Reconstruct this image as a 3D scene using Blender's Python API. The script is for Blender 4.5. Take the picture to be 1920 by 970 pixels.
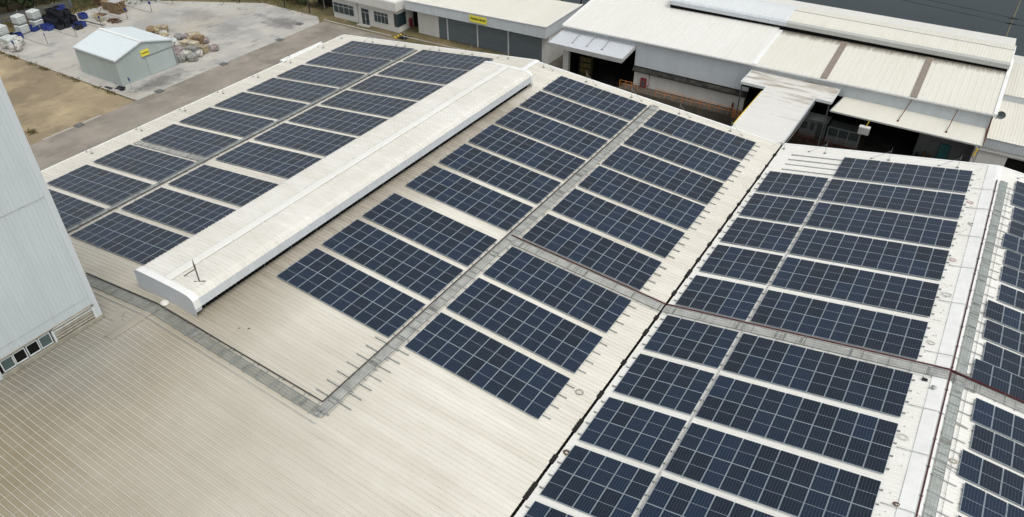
import bpy, math, random
from mathutils import Vector, Matrix
R = math.radians
random.seed(7)
scene = bpy.context.scene
for o in list(bpy.data.objects): bpy.data.objects.remove(o)
C = scene.collection

# ------------------------------------------------------------------ camera
YAW, PITCH, ROLL = 0.5659, 0.6464, -0.0003
fw = Vector((-math.sin(YAW)*math.cos(PITCH), math.cos(YAW)*math.cos(PITCH), -math.sin(PITCH)))
rt = Vector((math.cos(YAW), math.sin(YAW), 0)); up = rt.cross(fw)
r2 = rt*math.cos(ROLL)+up*math.sin(ROLL); u2 = -rt*math.sin(ROLL)+up*math.cos(ROLL)
cam = bpy.data.cameras.new('camera'); co = bpy.data.objects.new('camera', cam); C.objects.link(co)
M = Matrix((r2, u2, -fw)).transposed().to_4x4(); M.translation = Vector((46.0481, -33.7122, 37.2764))
co.matrix_world = M
cam.sensor_width = 36.0; cam.lens = 1423.5/1920*36; cam.clip_start = 0.5; cam.clip_end = 4000
scene.camera = co

# ------------------------------------------------------------------ world, sun, exposure
SUN_EL, SUN_AZ = R(62), R(112)      # azimuth: angle from +Y towards +X
w = bpy.data.worlds.new('World'); scene.world = w; w.use_nodes = True
nt = w.node_tree; nt.nodes.clear()
sky = nt.nodes.new('ShaderNodeTexSky'); sky.sky_type = 'NISHITA'; sky.sun_disc = False
sky.sun_elevation = SUN_EL; sky.sun_rotation = SUN_AZ; sky.air_density = 1.6; sky.dust_density = 5.0; sky.ozone_density = 1.0
hs = nt.nodes.new('ShaderNodeHueSaturation'); hs.inputs['Saturation'].default_value = 0.20
bg = nt.nodes.new('ShaderNodeBackground'); bg.inputs['Strength'].default_value = 0.15
wo = nt.nodes.new('ShaderNodeOutputWorld')
nt.links.new(sky.outputs[0], hs.inputs['Color']); nt.links.new(hs.outputs[0], bg.inputs[0]); nt.links.new(bg.outputs[0], wo.inputs[0])
sl = bpy.data.lights.new('sun', 'SUN'); sl.energy = 0.9; sl.angle = R(26); sl.color = (1.0, 0.975, 0.93)
so = bpy.data.objects.new('sun', sl); C.objects.link(so)
sd = Vector((math.sin(SUN_AZ)*math.cos(SUN_EL), math.cos(SUN_AZ)*math.cos(SUN_EL), math.sin(SUN_EL)))
so.rotation_euler = sd.to_track_quat('Z', 'Y').to_euler(); so.location = (0, 0, 80)
vs = scene.view_settings; vs.view_transform = 'Standard'; vs.look = 'None'; vs.gamma = 1.0; vs.use_curve_mapping = False
vs.exposure = -0.03
scene.render.resolution_x = 1024; scene.render.resolution_y = 517
scene.render.engine = 'CYCLES'

# ------------------------------------------------------------------ materials
def newmat(name):
    m = bpy.data.materials.new(name); m.use_nodes = True
    n = m.node_tree.nodes; l = m.node_tree.links
    return m, n, l, n['Principled BSDF']
def node(n, t, **kw):
    x = n.new(t)
    for k, v in kw.items():
        if k in x.inputs: x.inputs[k].default_value = v
        else: setattr(x, k, v)
    return x
def noise(n, l, vec, scale, detail=4, rough=.55, stretch=None):
    mp = n.new('ShaderNodeMapping')
    if stretch: mp.inputs['Scale'].default_value = stretch
    l.new(vec, mp.inputs['Vector'])
    t = node(n, 'ShaderNodeTexNoise', Scale=scale, Detail=detail, Roughness=rough); l.new(mp.outputs[0], t.inputs['Vector'])
    return t.outputs['Fac']
def ramp(n, l, fac, a, b, ca=(0,0,0,1), cb=(1,1,1,1)):
    r = n.new('ShaderNodeValToRGB'); r.color_ramp.elements[0].position = a; r.color_ramp.elements[1].position = b
    r.color_ramp.elements[0].color = ca; r.color_ramp.elements[1].color = cb; l.new(fac, r.inputs[0]); return r.outputs[0]
def mix(n, l, fac, a, b, mode='MIX'):
    x = n.new('ShaderNodeMix'); x.data_type = 'RGBA'; x.blend_type = mode
    for s, v in ((0, fac), (6, a), (7, b)):
        if isinstance(v, (int, float)): x.inputs[s].default_value = v
        elif isinstance(v, tuple): x.inputs[s].default_value = (*v[:3], 1)
        else: l.new(v, x.inputs[s])
    return x.outputs[2]
def mth(n, l, op, a, b=None, c=None):
    x = n.new('ShaderNodeMath'); x.operation = op
    for i, v in enumerate((a, b, c)):
        if v is None: continue
        if isinstance(v, (int, float)): x.inputs[i].default_value = v
        else: l.new(v, x.inputs[i])
    return x.outputs[0]
def plain(name, col, rough=.6, metal=0, var=.12, scale=2.0, stretch=None, spec=.4):
    m, n, l, p = newmat(name)
    tc = n.new('ShaderNodeTexCoord')
    f = ramp(n, l, noise(n, l, tc.outputs['Object'], scale, 5, .6, stretch), .3, .7)
    d = tuple(c*(1-var*1.6) for c in col); b = tuple(min(1, c*(1+var*.5)) for c in col)
    l.new(mix(n, l, f, d, b), p.inputs['Base Color'])
    p.inputs['Roughness'].default_value = rough; p.inputs['Metallic'].default_value = metal
    p.inputs['Specular IOR Level'].default_value = spec
    return m
def sheet_metal(name, col, dirt, streak, amt=.5, rough=.5, extra=None, laps=None):
    """painted steel sheeting: fine stains drawn out along the run of the sheet"""
    m, n, l, p = newmat(name)
    tc = n.new('ShaderNodeTexCoord'); v = tc.outputs['Object']
    a = noise(n, l, v, .55, 6, .62, streak); b = noise(n, l, v, .09, 5, .6); c = noise(n, l, v, 2.6, 4, .7, streak)
    f1 = ramp(n, l, a, .38, .72); f2 = ramp(n, l, b, .35, .68); f3 = ramp(n, l, c, .46, .8)
    s = mth(n, l, 'MULTIPLY', mth(n, l, 'ADD', mth(n, l, 'MULTIPLY', f1, .5), mth(n, l, 'ADD', mth(n, l, 'MULTIPLY', f2, .45), mth(n, l, 'MULTIPLY', f3, .3))), amt)
    colr = mix(n, l, s, col, dirt)
    if extra: colr = extra(n, l, v, colr)
    l.new(colr, p.inputs['Base Color']); p.inputs['Roughness'].default_value = rough
    p.inputs['Specular IOR Level'].default_value = .35
    return m
def roof_extra(n, l, v, colr, strength=1.0):
    sp = n.new('ShaderNodeSeparateXYZ'); l.new(v, sp.inputs[0]); X, Y = sp.outputs[0], sp.outputs[1]
    # vent grime as a brown-grey band; broad tower tone mixes grime with painted shade
    br = noise(n, l, v, .5, 5, .65, (.35, 3.0, 1)); br2 = noise(n, l, v, .12, 4, .6)
    d = mth(n, l, 'ABSOLUTE', mth(n, l, 'SUBTRACT', X, 3.6))
    band = mth(n, l, 'MULTIPLY', ramp(n, l, mth(n, l, 'DIVIDE', d, 5.8), .0, 1.0, (1,1,1,1), (0,0,0,1)),
               ramp(n, l, mth(n, l, 'DIVIDE', mth(n, l, 'ADD', Y, 10), 48), .85, 1.0, (1,1,1,1), (0,0,0,1)))
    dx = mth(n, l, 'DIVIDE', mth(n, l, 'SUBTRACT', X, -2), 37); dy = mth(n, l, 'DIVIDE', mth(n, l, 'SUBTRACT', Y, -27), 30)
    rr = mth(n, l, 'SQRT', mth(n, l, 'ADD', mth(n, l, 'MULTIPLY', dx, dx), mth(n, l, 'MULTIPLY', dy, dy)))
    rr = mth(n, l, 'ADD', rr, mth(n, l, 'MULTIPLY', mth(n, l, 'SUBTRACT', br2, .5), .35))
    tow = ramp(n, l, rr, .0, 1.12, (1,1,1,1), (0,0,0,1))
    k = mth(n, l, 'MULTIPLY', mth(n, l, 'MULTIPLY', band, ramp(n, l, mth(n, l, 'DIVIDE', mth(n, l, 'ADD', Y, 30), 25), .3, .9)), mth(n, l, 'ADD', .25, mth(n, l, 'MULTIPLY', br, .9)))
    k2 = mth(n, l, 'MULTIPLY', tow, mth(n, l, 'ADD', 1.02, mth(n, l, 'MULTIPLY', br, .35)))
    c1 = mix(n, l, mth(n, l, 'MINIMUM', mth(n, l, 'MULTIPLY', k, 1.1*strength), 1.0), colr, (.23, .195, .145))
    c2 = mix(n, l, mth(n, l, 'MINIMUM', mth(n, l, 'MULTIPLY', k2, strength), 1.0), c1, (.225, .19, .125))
    # each run of sheets has weathered a little differently
    sb = ramp(n, l, noise(n, l, v, 1.1, 3, .5, (.02, 1.0, 1)), .35, .65)
    c2 = mix(n, l, mth(n, l, 'MULTIPLY', sb, .16), c2, (.36, .33, .27))
    ex = mth(n, l, 'DIVIDE', mth(n, l, 'SUBTRACT', X, -1.5), 8.5); ey = mth(n, l, 'DIVIDE', mth(n, l, 'SUBTRACT', Y, -18), 7.5)  # grey halo: the tower's shade on the roof painted in, over some grime
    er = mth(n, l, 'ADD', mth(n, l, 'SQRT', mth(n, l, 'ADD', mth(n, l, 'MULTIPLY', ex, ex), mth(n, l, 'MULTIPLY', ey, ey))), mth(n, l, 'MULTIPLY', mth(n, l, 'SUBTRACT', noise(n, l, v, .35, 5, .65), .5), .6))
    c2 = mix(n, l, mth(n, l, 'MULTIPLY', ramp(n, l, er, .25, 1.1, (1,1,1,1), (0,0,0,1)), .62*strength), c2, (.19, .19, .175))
    # sheet end laps every 11.5 m across the slope, faint
    lp = mth(n, l, 'FRACT', mth(n, l, 'DIVIDE', mth(n, l, 'ADD', X, 100.3), 5.85))
    ln = mth(n, l, 'LESS_THAN', lp, .007)
    dk = ramp(n, l, noise(n, l, v, 3.2, 5, .72, (.16, 3.4, 1)), .60, .80)
    c2 = mix(n, l, mth(n, l, 'MULTIPLY', dk, .38), c2, (.25, .22, .17))
    c3 = mix(n, l, mth(n, l, 'MULTIPLY', ln, .10), c2, (.33, .31, .27))
    # rows of fixings over the purlins stay cleaner in the grimy, shade-toned zone by the tower
    lq = mth(n, l, 'LESS_THAN', mth(n, l, 'FRACT', mth(n, l, 'DIVIDE', mth(n, l, 'ADD', X, 100.1), 1.42)), .05)
    return mix(n, l, mth(n, l, 'MULTIPLY', mth(n, l, 'MULTIPLY', lq, tow), .20), c3, (.60, .585, .51))
def slope_streak(col, dirt, streak, amt, rough=.5): return sheet_metal('painted_sheet', col, dirt, streak, amt, rough)

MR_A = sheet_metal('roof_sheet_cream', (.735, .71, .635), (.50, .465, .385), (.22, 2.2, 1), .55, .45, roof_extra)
MR_C = sheet_metal('roof_sheet_white', (.78, .78, .74), (.55, .53, .46), (.22, 2.2, 1), .40, .42)
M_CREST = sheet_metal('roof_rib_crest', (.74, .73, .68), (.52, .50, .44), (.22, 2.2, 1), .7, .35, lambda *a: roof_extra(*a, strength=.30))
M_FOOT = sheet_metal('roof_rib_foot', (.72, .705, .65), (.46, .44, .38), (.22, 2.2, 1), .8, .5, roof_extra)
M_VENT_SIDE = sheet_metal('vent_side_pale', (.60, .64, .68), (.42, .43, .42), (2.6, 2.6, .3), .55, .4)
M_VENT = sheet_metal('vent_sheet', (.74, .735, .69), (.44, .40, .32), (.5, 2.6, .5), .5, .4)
M_TRIM = plain('white_trim', (.79, .80, .78), .35, 0, .06, 1.2)
M_WALL_BLUE = sheet_metal('wall_sheet_pale_blue', (.58, .63, .66), (.41, .44, .45), (2.0, 2.0, .12), .5, .5)
M_WALL_TOWER = sheet_metal('tower_sheet_blue_grey', (.56, .625, .65), (.40, .44, .45), (2.0, 2.0, .10), .55, .5)
M_WALL_WHITE = sheet_metal('plaster_white', (.66, .66, .63), (.42, .40, .36), (1.6, 1.6, .25), .5, .8)
M_SHED_WALL = sheet_metal('shed_sheet_grey_green', (.43, .49, .48), (.26, .30, .28), (2, 2, .2), .5, .55)
M_SHED_ROOF = sheet_metal('shed_roof_pale', (.60, .66, .68), (.50, .54, .54), (2.2, .3, 1), .4, .5)
M_ROOF_FAR = sheet_metal('far_roof_white', (.72, .72, .68), (.55, .54, .48), (2.2, .22, 1), .45, .45)
def soot_extra(n, l, v, colr):
    sp = n.new('ShaderNodeSeparateXYZ'); l.new(v, sp.inputs[0]); Y = sp.outputs[1]
    br = noise(n, l, v, 1.6, 5, .7, (2.4, .25, 1))
    d = mth(n, l, 'DIVIDE', mth(n, l, 'SUBTRACT', Y, 9.0), 1.7)      # run-off stains below the vent, drawn down the sheets
    f = ramp(n, l, mth(n, l, 'ADD', d, mth(n, l, 'MULTIPLY', mth(n, l, 'SUBTRACT', br, .5), 1.3)), .05, .8)
    e = ramp(n, l, mth(n, l, 'DIVIDE', mth(n, l, 'SUBTRACT', Y, 11.5), 4), 0, .2, (1,1,1,1), (0,0,0,1))
    return mix(n, l, mth(n, l, 'MULTIPLY', mth(n, l, 'MULTIPLY', f, e), .85), colr, (.10, .08, .06))
M_ROOF_CREAM2 = sheet_metal('warehouse_roof_cream', (.69, .68, .61), (.55, .52, .44), (2.2, .22, 1), .45, .5, soot_extra)
M_ROOF_CREAM = sheet_metal('far_roof_cream', (.68, .67, .60), (.54, .51, .43), (2.2, .22, 1), .45, .5)
M_VENT2 = sheet_metal('far_vent_white', (.66, .69, .70), (.5, .52, .52), (2.6, .4, .5), .45, .4)
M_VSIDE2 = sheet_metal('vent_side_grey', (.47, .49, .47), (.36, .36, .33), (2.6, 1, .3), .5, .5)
M_CANOPY = sheet_metal('canopy_sheet', (.55, .58, .62), (.45, .47, .48), (2, .3, 1), .4, .4)
def link_extra(n, l, v, colr):
    sp = n.new('ShaderNodeSeparateXYZ'); l.new(v, sp.inputs[0])
    a = noise(n, l, v, .8, 6, .68, (.22, 1.6, 1)); b = noise(n, l, v, .25, 3)
    k = ramp(n, l, mth(n, l, 'DIVIDE', mth(n, l, 'ADD', sp.outputs[1], 8), 18), 0, 1)
    f = ramp(n, l, mth(n, l, 'ADD', a, mth(n, l, 'MULTIPLY', mth(n, l, 'SUBTRACT', k, .50), .24)), .55, .70)
    return mix(n, l, mth(n, l, 'MULTIPLY', f, .8), colr, (.27, .22, .16))
M_LINK = sheet_metal('link_roof_stained', (.68, .675, .645), (.52, .50, .45), (.30, 2.0, 1), .5, .45, link_extra)
M_CAP = sheet_metal('vent_cap_sheet', (.76, .765, .735), (.58, .56, .50), (2, .3, 1), .5, .4)
M_GREYTRIM = plain('grey_trim', (.42, .43, .42), .5, 0, .1)
M_SKYLIGHT = plain('weathered_skylight', (.26, .22, .185), .55, 0, .15, 3)
M_ALU = plain('aluminium', (.50, .53, .56), .35, .6, .1)
M_GALV = plain('galvanised_steel', (.36, .38, .38), .45, .5, .2, 4)
M_GRATE = plain('grating_green_grey', (.36, .385, .355), .6, .1, .28, 1.3)
M_GRATE_L = plain('grating_pale', (.50, .51, .48), .6, .1, .22, 1.3)
M_GRATE_T = plain('grating_blue_grey', (.42, .47, .45), .6, .1, .2, 1.3)
M_STRIPG = plain('grating_cover_strip', (.26, .27, .25), .6, .1, .3, 2)
M_BOOTH_D = plain('dark_post', (.07, .075, .075), .7)
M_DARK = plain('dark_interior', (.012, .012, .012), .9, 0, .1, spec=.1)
M_RUBBER = plain('black_gutter', (.010, .0075, .006), .7, 0, .3, 3)
M_PIPE_RED = plain('dark_red_pipe', (.085, .018, .022), .5, 0, .25, 1)
M_PIPE_DARK = plain('dark_pipe', (.055, .048, .045), .5, .2, .3, 1)
M_ORANGE = plain('orange_paint', (.62, .22, .03), .5, 0, .3, 3)
M_YELLOW = plain('yellow_paint', (.78, .55, .07), .5, 0, .12, 2)
M_SIGNY = plain('yellow_sign', (.80, .72, .08), .5, 0, .06, 1)
M_BLACK = plain('black_paint', (.02, .02, .02), .5, 0, .1)
M_RUST = plain('rusty_steel', (.16, .055, .035), .7, .2, .3, 4)
M_MAST = plain('weathered_mast', (.10, .085, .075), .7, .2, .3, 4)
M_GLASS = plain('dark_glass', (.025, .045, .05), .08, 0, .2, .6, spec=.6)
M_GLASS2 = plain('grey_green_glass', (.075, .11, .11), .12, 0, .1, .6, spec=.5)
M_WINFRAME = plain('window_frame_white', (.62, .66, .66), .4, 0, .08)
M_SHUTTER = plain('shutter_blue_grey', (.16, .20, .22), .5, .2, .15, 1.2, (.4, .4, 6))
M_BEIGE = plain('louver_beige', (.34, .32, .26), .6, 0, .2, 2)
M_LEDGE = plain('mouldy_ledge', (.045, .043, .036), .9, 0, .6, 1.5)
M_GOODS = plain('yellowish_goods', (.16, .12, .045), .8, 0, .4, 3)
M_RED = plain('red_cabinet', (.25, .03, .04), .5, 0, .15)
M_BLUE = plain('blue_plastic', (.03, .055, .24), .45, 0, .25, 3)
M_BLACKP = plain('black_plastic', (.018, .02, .028), .5, 0, .3, 3)
M_TOTE = plain('tote_white', (.56, .60, .58), .5, 0, .16, 3)
M_PALLET = plain('weathered_wood', (.30, .21, .12), .85, 0, .35, 4)
M_BROWN = plain('brown_scrap', (.15, .085, .05), .9, 0, .4, 4)
M_BARK = plain('bark', (.12, .09, .06), .9, 0, .3, 4)
M_WHITEBAG = plain('white_bag', (.60, .58, .53), .7, 0, .45, 5)
M_PINKBAG = plain('pinkish_bag', (.36, .30, .30), .7, 0, .45, 5)
M_TANBAG = plain('tan_bundle', (.48, .40, .25), .8, 0, .5, 6)
M_GREYBAG = plain('grey_bag', (.33, .33, .31), .7, 0, .45, 5)
M_TEAL = plain('teal_paint', (.05, .20, .22), .6)

def mat_leaf(name, a, b):
    m, n, l, p = newmat(name)
    tc = n.new('ShaderNodeTexCoord')
    f = ramp(n, l, noise(n, l, tc.outputs['Object'], 1.1, 4), .35, .65)
    l.new(mix(n, l, f, a, b), p.inputs['Base Color']); p.inputs['Roughness'].default_value = .75
    return m
M_LEAF = mat_leaf('leaves_dark', (.018, .032, .012), (.06, .09, .03))
M_LEAF2 = mat_leaf('leaves_olive', (.05, .06, .02), (.10, .10, .035))
M_WEED = mat_leaf('dry_weeds', (.07, .07, .025), (.20, .15, .06))

def mat_panel():
    m, n, l, p = newmat('solar_cells')
    tc = n.new('ShaderNodeTexCoord'); v = tc.outputs['Object']; sp = n.new('ShaderNodeSeparateXYZ'); l.new(v, sp.inputs[0])
    X, Y = sp.outputs[0], sp.outputs[1]
    oi = n.new('ShaderNodeObjectInfo'); rnd = oi.outputs['Random']
    base = mix(n, l, rnd, (.0042, .0088, .0160), (.0068, .0185, .0440))
    ad = n.new('ShaderNodeVectorMath'); ad.operation = 'ADD'; l.new(v, ad.inputs[0]); l.new(oi.outputs['Location'], ad.inputs[1])
    nz = ramp(n, l, noise(n, l, ad.outputs[0], .45, 4), .3, .7)
    base = mix(n, l, mth(n, l, 'MULTIPLY', nz, .4), base, (.0095, .018, .033))
    # gaps between the six cell columns and the fine busbars
    fx = mth(n, l, 'FRACT', mth(n, l, 'DIVIDE', mth(n, l, 'SUBTRACT', X, .035), .178))
    cx = mth(n, l, 'LESS_THAN', fx, .085)
    fy = mth(n, l, 'FRACT', mth(n, l, 'DIVIDE', mth(n, l, 'SUBTRACT', Y, .03), .0905))
    cy = mth(n, l, 'LESS_THAN', fy, .07)
    base = mix(n, l, mth(n, l, 'MULTIPLY', cx, .36), base, (.17, .20, .25))
    base = mix(n, l, mth(n, l, 'MULTIPLY', cy, .16), base, (.17, .20, .25))
    mid = mth(n, l, 'LESS_THAN', mth(n, l, 'ABSOLUTE', mth(n, l, 'SUBTRACT', Y, 1.12)), .011)
    base = mix(n, l, mth(n, l, 'MULTIPLY', mid, .85), base, (.36, .41, .46))
    l.new(base, p.inputs['Base Color'])
    rr = mth(n, l, 'ADD', .20, mth(n, l, 'MULTIPLY', nz, .12)); l.new(rr, p.inputs['Roughness'])
    p.inputs['Specular IOR Level'].default_value = .36
    p.inputs['Coat Weight'].default_value = 0.0
    return m
M_PANEL = mat_panel()
M_FRAME = plain('panel_frame', (.42, .49, .54), .35, .35, .04, 1)

# ------------------------------------------------------------------ mesh helpers
class MB:
    def __init__(s): s.v = []; s.f = []; s.m = []
    def add(s, vs_, fs_, mi=0):
        b = len(s.v); s.v += [tuple(x) for x in vs_]; s.f += [tuple(b+i for i in f) for f in fs_]; s.m += [mi]*len(fs_)
    def quad(s, a, b, c, d, mi=0): s.add([a, b, c, d], [(0, 1, 2, 3)], mi)
    def box(s, x0, x1, y0, y1, z0, z1, mi=0, T=None):
        p = [Vector((x, y, z)) for z in (z0, z1) for y in (y0, y1) for x in (x0, x1)]
        if T is not None: p = [T @ q for q in p]
        s.add(p, [(0, 2, 3, 1), (4, 5, 7, 6), (0, 1, 5, 4), (2, 6, 7, 3), (0, 4, 6, 2), (1, 3, 7, 5)], mi)
    def hexa(s, bot, top, mi=0):
        n = len(bot); s.add(list(bot)+list(top), [tuple(reversed(range(n))), tuple(range(n, 2*n))]+[(i, (i+1) % n, n+(i+1) % n, n+i) for i in range(n)], mi)
    def bar(s, a, b, r=.03, n=8, mi=0, r2_=None):
        a = Vector(a); b = Vector(b); d = (b-a).normalized(); u = d.orthogonal().normalized(); w_ = d.cross(u)
        r2_ = r if r2_ is None else r2_
        ring = lambda c, q: [c+(u*math.cos(2*math.pi*i/n)+w_*math.sin(2*math.pi*i/n))*q for i in range(n)]
        s.add(ring(a, r)+ring(b, r2_), [tuple(reversed(range(n))), tuple(range(n, 2*n))]+[(i, (i+1) % n, n+(i+1) % n, n+i) for i in range(n)], mi)
    def tube(s, pts, r=.03, n=8, mi=0):
        pts = [Vector(p) for p in pts]; rings = []
        for i, p in enumerate(pts):
            d = ((pts[min(i+1, len(pts)-1)]-p).normalized()+(p-pts[max(i-1, 0)]).normalized())
            if d.length < 1e-6: d = pts[1]-pts[0]
            d.normalize(); a = Vector((0, 0, 1)) if abs(d.z) < .95 else Vector((1, 0, 0))
            u = d.cross(a).normalized(); w_ = d.cross(u)
            rings.append([p+(u*math.cos(2*math.pi*k/n)+w_*math.sin(2*math.pi*k/n))*r for k in range(n)])
        vs_ = [q for rg in rings for q in rg]; fs_ = []
        for i in range(len(pts)-1):
            for k in range(n): fs_.append((i*n+k, i*n+(k+1) % n, (i+1)*n+(k+1) % n, (i+1)*n+k))
        fs_ += [tuple(reversed(range(n))), tuple((len(pts)-1)*n+k for k in range(n))]
        s.add(vs_, fs_, mi)
    def build(s, name, mats, parent=None, smooth=False, loc=None):
        me = bpy.data.meshes.new(name); me.from_pydata(s.v, [], s.f)
        for m in (mats if isinstance(mats, (list, tuple)) else [mats]): me.materials.append(m)
        me.polygons.foreach_set('material_index', s.m)
        if smooth: me.polygons.foreach_set('use_smooth', [True]*len(s.f))
        me.update()
        o = bpy.data.objects.new(name, me); C.objects.link(o)
        if parent: o.parent = parent
        if loc is not None: o.location = loc
        return o
def tag(o, label, cat, group=None, kind=None):
    if label: o['label'] = label
    if cat: o['category'] = cat
    if group: o['group'] = group
    if kind: o['kind'] = kind
    return o
def thing(name, label, cat, loc=(0, 0, 0), rot=None, group=None):
    o = bpy.data.objects.new(name, None); C.objects.link(o); o.location = loc; o.empty_display_size = .3
    if rot: o.rotation_euler = rot
    return tag(o, label, cat, group)
def copy_tree(o, parent=None):
    c = o.copy(); C.objects.link(c); c.parent = parent
    for ch in o.children: copy_tree(ch, c)
    return c
def sheet(mb, P, U, V, N, pitch=.34, h=.038, wb=.085, wt=.034, mi=0, vend=None, useg=1, flip=False, crest=None):
    """ribbed sheet: starts at P, ribs run along vector U, repeat along vector V; N is the outward normal"""
    P = Vector(P); U = Vector(U); V = Vector(V); N = Vector(N).normalized(); L = V.length; vd = V/L
    prof = []; y = 0.0
    while y+pitch <= L+1e-6:
        prof += [(y, 0), (y+pitch-wb, 0), (y+pitch-wb+(wb-wt)/2, h), (y+pitch-(wb-wt)/2, h)]
        y += pitch
    prof.append((L, 0))
    n = len(prof); vs_ = []
    for k in range(useg+1):
        for i, (yy, hh) in enumerate(prof):
            q = P+U*(k/useg)+vd*yy+N*hh
            if vend and i == n-1: q = q+vd*(vend*k/useg)
            vs_.append(q)
    fs_ = []
    for k in range(useg):
        for i in range(n-1):
            a, b, c, d = k*n+i, k*n+i+1, (k+1)*n+i+1, (k+1)*n+i
            fs_.append((a, d, c, b) if flip else (a, b, c, d))
    b0 = len(mb.m); mb.add(vs_, fs_, mi)
    if crest is not None:
        for j in range(len(fs_)):
            if j % (n-1) % 4 == 2: mb.m[b0+j] = crest
            if j % (n-1) % 4 == 1: mb.m[b0+j] = crest+1

# ------------------------------------------------------------------ constants of the roof
sA, sB, sC, sD = .1107, .0829, .1674, R(6)
XV = 31.4505; ZV = -XV*math.tan(sB); X2 = 51.42; Z2 = ZV+(X2-XV)*math.tan(sC)
RD = .17; YF = 44.55; YN = -46.0; XE = -33.6; G = -11.0
def pA(u, v, h=0): return Vector((u*math.cos(sA)-h*math.sin(sA), v, u*math.sin(sA)+h*math.cos(sA)))
def pB(u, v, h=0): return Vector((u*math.cos(sB)+h*math.sin(sB), v, -u*math.sin(sB)+h*math.cos(sB)))
def pC(u, v, h=0): return Vector((XV+u*math.cos(sC)-h*math.sin(sC), v, ZV+u*math.sin(sC)+h*math.cos(sC)))
def pD(u, v, h=0): return Vector((X2+u*math.cos(sD)+h*math.sin(sD), v, Z2-u*math.sin(sD)+h*math.cos(sD)))
UEA = XE/math.cos(sA); UVB = XV/math.cos(sB); URC = (X2-XV)/math.cos(sC)

# ================================================================== SETTING: ground, water, road, yard
def groundmat(name, cols, scales, rough=.9, extra=None):
    m, n, l, p = newmat(name)
    tc = n.new('ShaderNodeTexCoord'); v = tc.outputs['Object']
    c = cols[0]
    for i, (cc, (s, a, b, k)) in enumerate(zip(cols[1:], scales)):
        f = ramp(n, l, noise(n, l, v, s, 7, .65, (1+.3*i, 1, 1)), a, b)
        c = mix(n, l, mth(n, l, 'MULTIPLY', f, k), c, cc)
    if extra: c = extra(n, l, v, c)
    l.new(c, p.inputs['Base Color']); p.inputs['Roughness'].default_value = rough
    bm = n.new('ShaderNodeBump'); bm.inputs['Strength'].default_value = .3
    l.new(noise(n, l, v, 3, 6), bm.inputs['Height']); l.new(bm.outputs[0], p.inputs['Normal'])
    return m
def slab_joints(n, l, v, colr):
    sp = n.new('ShaderNodeSeparateXYZ'); l.new(v, sp.inputs[0]); o_ = []
    for k in (0, 1):
        f = mth(n, l, 'FRACT', mth(n, l, 'DIVIDE', mth(n, l, 'ADD', sp.outputs[k], 500.5), 4.95)); o_.append(mth(n, l, 'LESS_THAN', f, .012))
    colr = mix(n, l, mth(n, l, 'MULTIPLY', mth(n, l, 'MAXIMUM', o_[0], o_[1]), .28), colr, (.14, .135, .12))
    # oil-dark patches: in front of the shed door, and two tyre-scrubbed spots further up the yard
    for (cx, cy, rx, ry, k) in ((-58.0, 29.6, 2.6, 5.2, .75), (-60.5, 57.5, 4.5, 3.0, .7), (-66.5, 49.5, 5, 3, .35), (-77, 52, 6, 4, .35)):
        a = mth(n, l, 'DIVIDE', mth(n, l, 'SUBTRACT', sp.outputs[0], cx), rx); b = mth(n, l, 'DIVIDE', mth(n, l, 'SUBTRACT', sp.outputs[1], cy), ry)
        r_ = mth(n, l, 'SQRT', mth(n, l, 'ADD', mth(n, l, 'MULTIPLY', a, a), mth(n, l, 'MULTIPLY', b, b)))
        r_ = mth(n, l, 'ADD', r_, mth(n, l, 'MULTIPLY', mth(n, l, 'SUBTRACT', noise(n, l, v, .7, 6, .7), .5), 2.2))
        colr = mix(n, l, mth(n, l, 'MULTIPLY', ramp(n, l, r_, .35, 1.1, (1,1,1,1), (0,0,0,1)), k), colr, (.10, .10, .095))
    return colr
MG_BASE = groundmat('dry_ground', [(.17, .13, .065), (.075, .08, .03), (.30, .22, .11), (.05, .055, .02)], [(.10, .42, .60, .9), (.22, .55, .72, .8), (.9, .5, .75, .7)])
MG_SAND = groundmat('sandy_soil', [(.27, .215, .135), (.19, .15, .095), (.42, .335, .205), (.14, .115, .08)], [(.06, .4, .6, .9), (.10, .48, .66, .9), (.4, .55, .75, .7)])
MG_CONC = groundmat('worn_concrete', [(.42, .405, .37), (.29, .29, .28), (.50, .48, .43), (.16, .17, .175), (.35, .305, .24)],
                    [(.10, .42, .62, .8), (.24, .50, .66, .6), (.20, .56, .68, .8), (.07, .52, .7, .5)], extra=slab_joints)
MG_ROAD = groundmat('brown_asphalt', [(.25, .225, .19), (.16, .145, .125), (.32, .285, .24), (.35, .295, .22), (.11, .10, .09)], [(.08, .4, .62, .9), (.2, .45, .65, .8), (.55, .55, .75, .6), (.13, .6, .75, .6)])
MG_OILY = groundmat('oily_floor', [(.045, .04, .035), (.02, .018, .016), (.09, .08, .065)], [(.2, .4, .65, .9), (.5, .5, .72, .6)])
MG_OILY2 = groundmat('platform_concrete', [(.085, .072, .055), (.04, .034, .028), (.14, .12, .095)], [(.2, .4, .65, .9), (.5, .5, .72, .6)])
MG_DRIVE = groundmat('dirty_driveway', [(.14, .12, .095), (.055, .048, .04), (.22, .19, .15)], [(.12, .4, .65, .9), (.3, .5, .72, .7)])
def flat(name, pts, z, mat, kind='structure'):
    mb = MB(); mb.add([(x, y, z) for x, y in pts], [tuple(range(len(pts)))]); o = mb.build(name, mat); o['kind'] = kind; return o
flat('ground', [(-1500, -1200), (1500, -1200), (1500, 2500), (-1500, 2500)], G-.02, MG_BASE)
flat('sandy_lot', [(-130, -60), (-55, -60), (-55, 22.9), (-130, 23.2)], G-.012, MG_SAND)
flat('concrete_yard', [(-97, 23.0), (-55, 23.3), (-55, 61.0), (-57.5, 63.2), (-71.5, 63.2), (-95.6, 50), (-97, 38)], G-.004, MG_CONC)
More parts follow.
